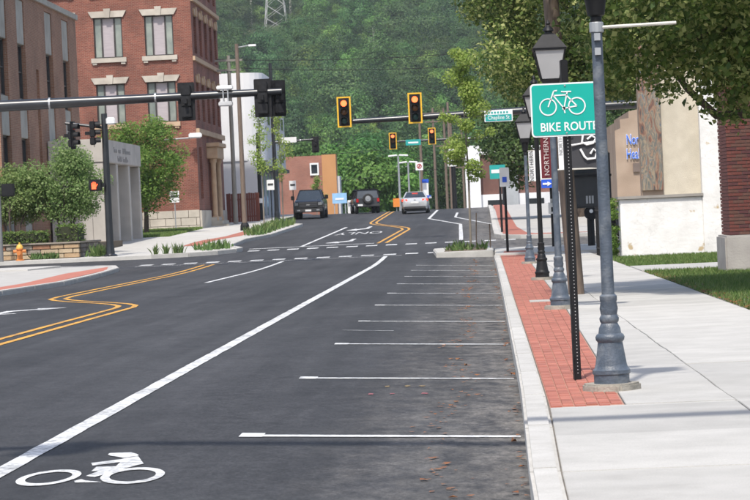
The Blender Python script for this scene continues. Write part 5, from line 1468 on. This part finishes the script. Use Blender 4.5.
# ------------------------------------------------------------------ vehicles
def loft(stations, hexa=True):
    """body from stations (y, half width, bottom, top)"""
    m = MB(); n = 10
    for y, hw, zb, zt in stations:
        h = zt-zb
        half = [(hw*.88, zb), (hw*.985, zb+h*.18), (hw, zb+h*.45), (hw*.985, zb+h*.78), (hw*.9, zt)]
        ring_ = half+[(-x, z) for x, z in reversed(half)]
        m.v += [(x, y, z) for x, z in ring_]
    for j in range(len(stations)-1):
        for k in range(n): q = (k+1) % n; m.f.append((j*n+k, j*n+q, (j+1)*n+q, (j+1)*n+k))
    m.f.append(tuple(range(n))); m.f.append(tuple((len(stations)-1)*n+k for k in reversed(range(n))))
    return m
def cabin(y0, y1, hb, zb, ty0, ty1, ht, zt):
    return MB().add([(-hb, y0, zb), (hb, y0, zb), (hb, y1, zb), (-hb, y1, zb), (-ht, ty0, zt), (ht, ty0, zt), (ht, ty1, zt), (-ht, ty1, zt)],
                    [(0, 3, 2, 1), (4, 5, 6, 7), (0, 1, 5, 4), (1, 2, 6, 5), (2, 3, 7, 6), (3, 0, 4, 7)])
def pillars(y0, y1, hb, zb, ty0, ty1, ht, zt, r, extra=()):
    m = MB()
    for s in (-1, 1):
        for a, b in ((y0, ty0), (y1, ty1)): m.tube([(s*hb, a, zb), (s*ht, b, zt)], r, 6)
        for yb_, yt in extra: m.tube([(s*hb*1.005, yb_, zb), (s*ht*1.005, yt, zt)], r*.9, 6)
        m.tube([(s*ht, ty0, zt), (s*ht, ty1, zt)], r, 6)
    return m
def wheels(t, ys_, hw, r, w=.22, rimmat=None):
    for y in ys_:
        for s in (-1, 1):
            x = s*(hw-w/2)
            o = MB().lathe([(r*.6, -w/2), (r*.94, -w/2), (r, -w*.3), (r, w*.3), (r*.94, w/2), (r*.6, w/2)], (x, y, r), 20, 'x').build('wheel', RUBBER, t, smooth=True)
            MB().lathe([(r*.62, -.02), (r*.58, .02), (r*.2, .03), (.01, .035)] if s > 0 else [(r*.62, .02), (r*.58, -.02), (r*.2, -.03), (.01, -.035)], (x+s*(w/2), y, r), 14, 'x').build('rim', rimmat or SILVER, o)
CARW = pm('silver_car_paint', (.55, .56, .57), (.52, .53, .54), 2, .25, metal=.3)
CARK = pm('black_car_paint', (.012, .014, .02), (.016, .018, .025), 2, .15, spec=.7)
CARD = pm('dark_grey_car_paint', (.045, .048, .055), (.05, .053, .06), 2, .2, spec=.6)
def sedan(loc, rz, paint, label, lit):
    t = thing('car', loc, label, 'car', 'vehicles on the street', rz=rz, world=False)
    st = [(-2.36, .66, .45, .82), (-2.30, .80, .36, .99), (-2.05, .895, .27, 1.06), (-1.2, .915, .22, 1.02), (0, .915, .2, .97), (1.0, .91, .22, .96), (1.8, .88, .25, .86), (2.2, .80, .3, .74), (2.36, .62, .38, .62)]
    body = loft(st).build('body', paint, t, smooth=True)
    cabin(-1.78, 1.1, .80, 1.0, -.9, .22, .57, 1.44).build('windows', CGLASS, t)
    MB().prism([(-.57, -.95), (.57, -.95), (.6, -.3), (.57, .26), (-.57, .26), (-.6, -.3)], 1.425, 1.465).build('roof', paint, t, bevel=.02)
    pillars(-1.78, 1.1, .80, 1.0, -.9, .22, .57, 1.44, .045, ((-.35, -.35),)).build('pillar', paint, t)
    lm = TAILON if lit else REDL
    for s in (-1, 1):
        MB().prism([(s*.50, -2.37), (s*.86, -2.27), (s*.90, -2.05), (s*.5, -2.28)], .80, .96).build('tail_light', lm, t, bevel=.02)
        MB().prism([(s*.5, 2.3), (s*.8, 2.2), (s*.86, 1.95), (s*.5, 2.1)], .62, .76).build('headlight', SILVER, t, bevel=.02)
        o = MB().cbox((s*1.0, .75, 1.03), (.2, .1, .13)).build('mirror', paint, t, bevel=.02)
    MB().box(-.2, .2, -1.20, -1.16, 1.33, 1.36).build('brake_light', lm, t)
    MB().box(-.26, .26, -2.385, -2.365, .66, .80).build('number_plate', WHITE, t)
    MB().box(-.72, .72, -2.39, -2.30, .30, .46).build('bumper_insert', PLASTIC, t, bevel=.03)
    MB().box(-.78, .78, -2.2, 2.2, .15, .3).build('underbody', PLASTIC, t)
    MB().cbox((0, -2.352, .9), (.14, .03, .05)).build('badge', CHROME, t)
    wheels(t, (-1.4, 1.4), .915, .33)
    return t
sedan((-3.9, 177.4, zc(177.4)), 0, CARW, 'silver sedan seen from behind driving over the crest', True)
sedan((7.2, 101.0, zc(101)), RAD(-90), CARK, 'dark car in the side street beyond the white wall', False)
# pickup, facing the viewer
T = thing('pickup_truck', (-10.95, 175.6, zc(175)), 'black pickup truck parked facing the viewer at left', 'truck', 'vehicles on the street', rz=math.pi, world=False)
loft([(-2.95, .93, .55, 1.25), (-2.8, .98, .5, 1.3), (-1.2, 1.0, .45, 1.3), (.8, 1.0, .42, 1.28), (1.2, 1.0, .42, 1.27), (2.4, .98, .45, 1.24), (2.8, .94, .5, 1.18), (2.9, .9, .55, 1.08)]).build('body', CARK, T, smooth=True)
cabin(-1.35, 1.15, .88, 1.27, -1.15, .35, .68, 1.90).build('windows', CGLASS, T)
MB().prism([(-.69, -1.2), (.69, -1.2), (.70, .38), (-.70, .38)], 1.88, 1.95).build('roof', CARK, T, bevel=.03)
pillars(-1.35, 1.15, .88, 1.27, -1.15, .35, .68, 1.9, .05, ((-.2, -.2),)).build('pillar', CARK, T)
MB().box(-.62, .62, 2.86, 2.94, .72, 1.10).build('grille', PLASTIC, T, bevel=.02)
for z in (.80, .91, 1.02): MB().box(-.6, .6, 2.93, 2.96, z-.02, z+.02).build('grille_bar', pm('dark_chrome', (.12, .12, .13), None, 4, .3, metal=.7), T)
MB().box(-.12, .12, 2.955, 2.975, .88, .945).build('badge', CHROME, T)
for s in (-1, 1):
    MB().box(min(s*.64, s*.92), max(s*.64, s*.92), 2.76, 2.92, .86, 1.08).build('headlight', pm('smoked_lens', (.2, .21, .22), None, 4, .15), T, bevel=.02)
    MB().cbox((s*1.14, 1.0, 1.42), (.24, .14, .28)).build('mirror', BLACK, T, bevel=.03)
    MB().box(min(s*.55, s*.75), max(s*.55, s*.75), 2.95, 3.0, .52, .6).build('fog_light', SILVER, T)
MB().box(-.95, .95, 2.75, 2.99, .42, .68).build('bumper', PLASTIC, T, bevel=.05)
MB().box(-.2, .2, 2.99, 3.01, .48, .6).build('number_plate', WHITE, T)
wheels(T, (-1.85, 1.85), 1.0, .40, .28, PLASTIC)
# off-roader with its spare wheel
T = thing('off_road_car', (-7.75, 186.5, zc(186.5)), 'dark off-road car with spare wheel on its tailgate', 'car', 'vehicles on the street', rz=RAD(9), world=False); T.scale = (.92, .92, .92)
loft([(-2.1, .90, .55, 1.16), (-2.0, .94, .5, 1.2), (0, .95, .48, 1.2), (1.0, .94, .48, 1.2), (1.9, .92, .5, 1.15), (2.1, .88, .55, 1.08)]).build('body', CARD, T, smooth=True)
cabin(-2.02, .95, .89, 1.18, -1.92, .55, .78, 1.80).build('windows', pm('tinted_glass', (.05, .055, .06), (.08, .085, .09), 1, .1, spec=.8), T)
MB().prism([(-.82, -2.0), (.82, -2.0), (.82, .62), (-.82, .62)], 1.78, 1.88).build('roof', BLACKM, T, bevel=.04)
pillars(-2.0, .95, .89, 1.18, -1.92, .55, .79, 1.8, .06, ((-.95, -.95), (.0, -.05))).build('pillar', BLACKM, T)
sp = MB().lathe([(.2, -2.12), (.36, -2.12), (.40, -2.17), (.40, -2.31), (.36, -2.35), (.22, -2.35)], (0, 0, 1.12), 24, 'y').build('spare_wheel', RUBBER, T, smooth=True)
MB().lathe([(.24, -2.33), (.21, -2.36), (.08, -2.355), (.07, -2.38), (.005, -2.385)], (0, 0, 1.12), 18, 'y').build('rim', SILVER, sp)
for s in (-1, 1):
    MB().box(min(s*.72, s*.9), max(s*.72, s*.9), -2.16, -2.06, .86, 1.14).build('tail_light', REDL, T, bevel=.015)
    MB().cbox((s*1.06, .75, 1.3), (.22, .12, .2)).build('mirror', BLACK, T, bevel=.02)
MB().box(-.92, .92, -2.24, -2.05, .50, .72).build('bumper', PLASTIC, T, bevel=.04)
MB().box(-.80, -.42, -2.26, -2.241, .58, .72).build('number_plate', WHITE, T)
for s in (-1, 1):
    for y in (-1.4, 1.4): MB().cbox((s*.94, y, .86), (.12, 1.0, .1)).build('fender_flare', PLASTIC, T, bevel=.03)
wheels(T, (-1.4, 1.4), .96, .40, .26, SILVER)

# ------------------------------------------------------------------ trees beyond the street and the wooded hill
FOR = [leaf_mat('wood_leaf_mid', (.04, .095, .024), (.066, .142, .034), (.105, .20, .055), .35, (.472, .522), (.55, 1.4)), leaf_mat('wood_leaf_dark', (.03, .08, .026), (.052, .12, .036), (.09, .17, .055), .35, (.472, .522), (.55, 1.4)),
       leaf_mat('wood_leaf_light', (.075, .155, .03), (.12, .225, .042), (.18, .29, .065), .35, (.472, .522), (.55, 1.4))]
def htree(x, y, z, r, h, mi, seed, label):
    return tree((x, y, z), label, h*.35, .16+.02*r, (x, y, z+h*.60), (r, r, h*.36), 50, r*.32, 4600, .38, FOR[mi], 'trees beyond the crest', seed, limbs=5, round_=True)
spec = [(-10.3, 262, 3.0, 8.6, 2, 'bright green bushy tree beside the orange end wall'), (-7.6, 272, 3.0, 8.0, 2, 'bright green bushy tree behind the off-road car'),
        (-14.8, 275, 3.6, 10.5, 2, 'light green tree rising behind the faded brick building'), (-18.5, 280, 3.8, 10.8, 0, 'green tree behind the white and brick buildings'),
        (-12.2, 315, 4.5, 13, 0, 'tall green tree behind the bright bushy trees'), (-8.2, 335, 4.8, 13.5, 1, 'tall dark tree behind the distant twin light'),
        (-4.6, 350, 4.6, 12.5, 1, 'dark tree behind the brown poles'), (-.5, 340, 4.5, 13, 0, 'green tree behind the three-crossarm pole'),
        (3.4, 262, 4.0, 12.5, 1, 'dark tree behind the far white pier building'), (8.0, 268, 4.6, 14, 1, 'dark tree behind the far brick wall at right'),
        (-16, 360, 5.0, 14, 1, 'dark tree high behind the light green one'), (-21, 350, 5.0, 14, 0, 'green tree far behind the white building'),
        (13.5, 280, 4.8, 14, 0, 'green tree far behind the tan building'), (-10.5, 395, 5.5, 15, 0, 'big green tree at the foot of hill'),
        (2.0, 390, 5.5, 15, 1, 'big dark tree at the foot of hill')]
protos = []
for i, (x, y, r, h, mi, lab) in enumerate(spec):
    t = htree(x, y, zc(y)-.2, r, h, mi, 100+i, lab)
    protos.append([c for c in t.children if c.name.startswith('crown')][0])
def hz_(x, y):
    s = max(0.0, y-600)
    return -4 + s*.197 + (4.5*math.sin(x*.021+.8)+2.5*math.sin(x*.05+y*.013)+2*math.sin(y*.04+x*.01))*min(1, s/150)
m = MB(); gx = list(range(-700, 621, 24)); gy = list(range(590, 1500, 22))
for y in gy:
    for x in gx: m.v.append((x, y, hz_(x, y)))
for j in range(len(gy)-1):
    for i in range(len(gx)-1): a = j*len(gx)+i; m.f.append((a, a+1, a+len(gx)+1, a+len(gx)))
hill = m.build('hill', pm('hill_undergrowth', (.06, .085, .03), (.035, .055, .018), .12, .95, c3=(.11, .11, .055), s3=.03), smooth=True)
tag(hill, 'wooded hillside closing the street', kind='structure')
rf = random.Random(12); spots = []
y = 605.0
while y < 1330:
    x = -380.0
    while x < 290:
        xx = x+rf.uniform(-4, 4); yy = y+rf.uniform(-4, 4)
        if not (-83 < xx < -61 and 885 < yy < 1014) and rf.random() > .05: spots.append((xx, yy, hz_(xx, yy)-1.0))
        x += 8.6
    y += 8.6
me = bpy.data.meshes.new('forest'); me.from_pydata(spots, [], [])
A = me.attributes.new('pick', 'INT', 'POINT'); A.data.foreach_set('value', [rf.choice((0, 1, 2, 3, 4, 5, 6, 7, 4, 5, 6)) for _ in spots])
A = me.attributes.new('size', 'FLOAT_VECTOR', 'POINT')
vals = []
for _ in spots:
    s = rf.uniform(.8, 1.65); vals += [s*rf.uniform(.85, 1.15), s*rf.uniform(.85, 1.15), s*rf.uniform(.85, 1.25)]
A.data.foreach_set('vector', vals)
A = me.attributes.new('turn', 'FLOAT', 'POINT'); A.data.foreach_set('value', [rf.uniform(0, 6.28) for _ in spots])
forest = bpy.data.objects.new('forest', me); COL.objects.link(forest)
tag(forest, 'dense green woodland covering the hillside', 'forest', kind='stuff')
ng = bpy.data.node_groups.new('forest', 'GeometryNodeTree')
ng.interface.new_socket('Geometry', in_out='INPUT', socket_type='NodeSocketGeometry'); ng.interface.new_socket('Geometry', in_out='OUTPUT', socket_type='NodeSocketGeometry')
N, L = ng.nodes, ng.links
gi, go = N.new('NodeGroupInput'), N.new('NodeGroupOutput')
jg = N.new('GeometryNodeJoinGeometry')
# order of joined instances does not matter: every one is a crown
for pr in protos[:8]:
    oi = N.new('GeometryNodeObjectInfo'); oi.inputs['Object'].default_value = pr; oi.inputs['As Instance'].default_value = True
    L.new(oi.outputs['Geometry'], jg.inputs[0])
iop = N.new('GeometryNodeInstanceOnPoints'); iop.inputs['Pick Instance'].default_value = True
def attr(n, ty):
    a = N.new('GeometryNodeInputNamedAttribute'); a.data_type = ty; a.inputs[0].default_value = n; return a.outputs[0]
m2p = N.new('GeometryNodeMeshToPoints')
L.new(gi.outputs[0], m2p.inputs[0]); L.new(m2p.outputs[0], iop.inputs['Points']); L.new(jg.outputs[0], iop.inputs['Instance'])
L.new(attr('pick', 'INT'), iop.inputs['Instance Index']); L.new(attr('size', 'FLOAT_VECTOR'), iop.inputs['Scale'])
cx = N.new('ShaderNodeCombineXYZ'); L.new(attr('turn', 'FLOAT'), cx.inputs[2]); L.new(cx.outputs[0], iop.inputs['Rotation'])
L.new(iop.outputs[0], go.inputs[0])
md = forest.modifiers.new('forest', 'NODES'); md.node_group = ng
# transmission tower in its clearing
px_, py_ = -72.5, 1000.0; pz_ = hz_(px_, py_)
PT = thing('transmission_tower', (px_, py_, pz_), 'pale steel lattice transmission tower on the hillside', 'tower')
STL = pm('pale_galvanised_lattice', (.42, .42, .40), None, 2, .6)
hw = lambda z: 3.6*(1-z/40)+.7
for sx in (-1, 1):
    for sy in (-1, 1): MB().tube([(px_+sx*hw(z), py_+sy*hw(z), pz_+z) for z in (0, 20, 40)], .16, 5).build('leg', STL, PT)
br = MB()
for k in range(8):
    z0, z1 = 5*k, 5*k+5
    for s in (-1, 1):
        br.tube([(px_-hw(z0), py_+s*hw(z0), pz_+z0), (px_+hw(z1), py_+s*hw(z1), pz_+z1)], .1, 4); br.tube([(px_+hw(z0), py_+s*hw(z0), pz_+z0), (px_-hw(z1), py_+s*hw(z1), pz_+z1)], .1, 4)
        br.tube([(px_+s*hw(z0), py_-hw(z0), pz_+z0), (px_+s*hw(z1), py_+hw(z1), pz_+z1)], .1, 4)
tag(br.build('lattice', STL, PT), kind='stuff')
MB().cbox((px_, py_, pz_+34), (16, .5, .5)).build('crossarm', STL, PT)
# dead pale trunks standing clear of the wood
for i, (x, y, h, lab) in enumerate(((-66, 985, 30, 'pale bare dead trunk right of the lattice tower'), (-83, 1010, 24, 'pale bare dead trunk left of the lattice tower'), (-30, 840, 16, 'pale bare dead trunk low in the middle of hill'))):
    z = hz_(x, y); t = thing('dead_tree', (x, y, z), lab, 'tree', 'dead trunks on the hillside')
    mm = MB(); mm.tube([(x, y, z), (x+.4, y, z+h*.6), (x+.2, y, z+h)], [.5, .35, .08], 6)
    for k in range(5): a = 1.3*k; mm.tube([(x+.3, y, z+h*(.5+.09*k)), (x+.3+2*math.cos(a), y+2*math.sin(a), z+h*(.58+.09*k))], [.14, .03], 5)
    mm.build('trunk', pm('bleached_wood', (.36, .33, .29), None, 4, .9), t)
# the summer haze between the street and the hill
hzb = MB().box(-1600, 1600, -400, 1800, -5.2, 230).build('haze', None)
tag(hzb, 'thin summer haze over the valley', 'haze', kind='stuff')
hm_ = bpy.data.materials.new('haze'); hm_.use_nodes = True
hn = hm_.node_tree; hn.nodes.remove(hn.nodes['Principled BSDF'])
pv = hn.nodes.new('ShaderNodeVolumePrincipled'); pv.inputs['Color'].default_value = (.86, .92, 1.0, 1); pv.inputs['Density'].default_value = .0001; pv.inputs['Anisotropy'].default_value = 0.0
hn.links.new(pv.outputs[0], hn.nodes['Material Output'].inputs['Volume'])
hzb.data.materials.append(hm_)
for o in bpy.data.objects:
    if '_world' in o: del o['_world']
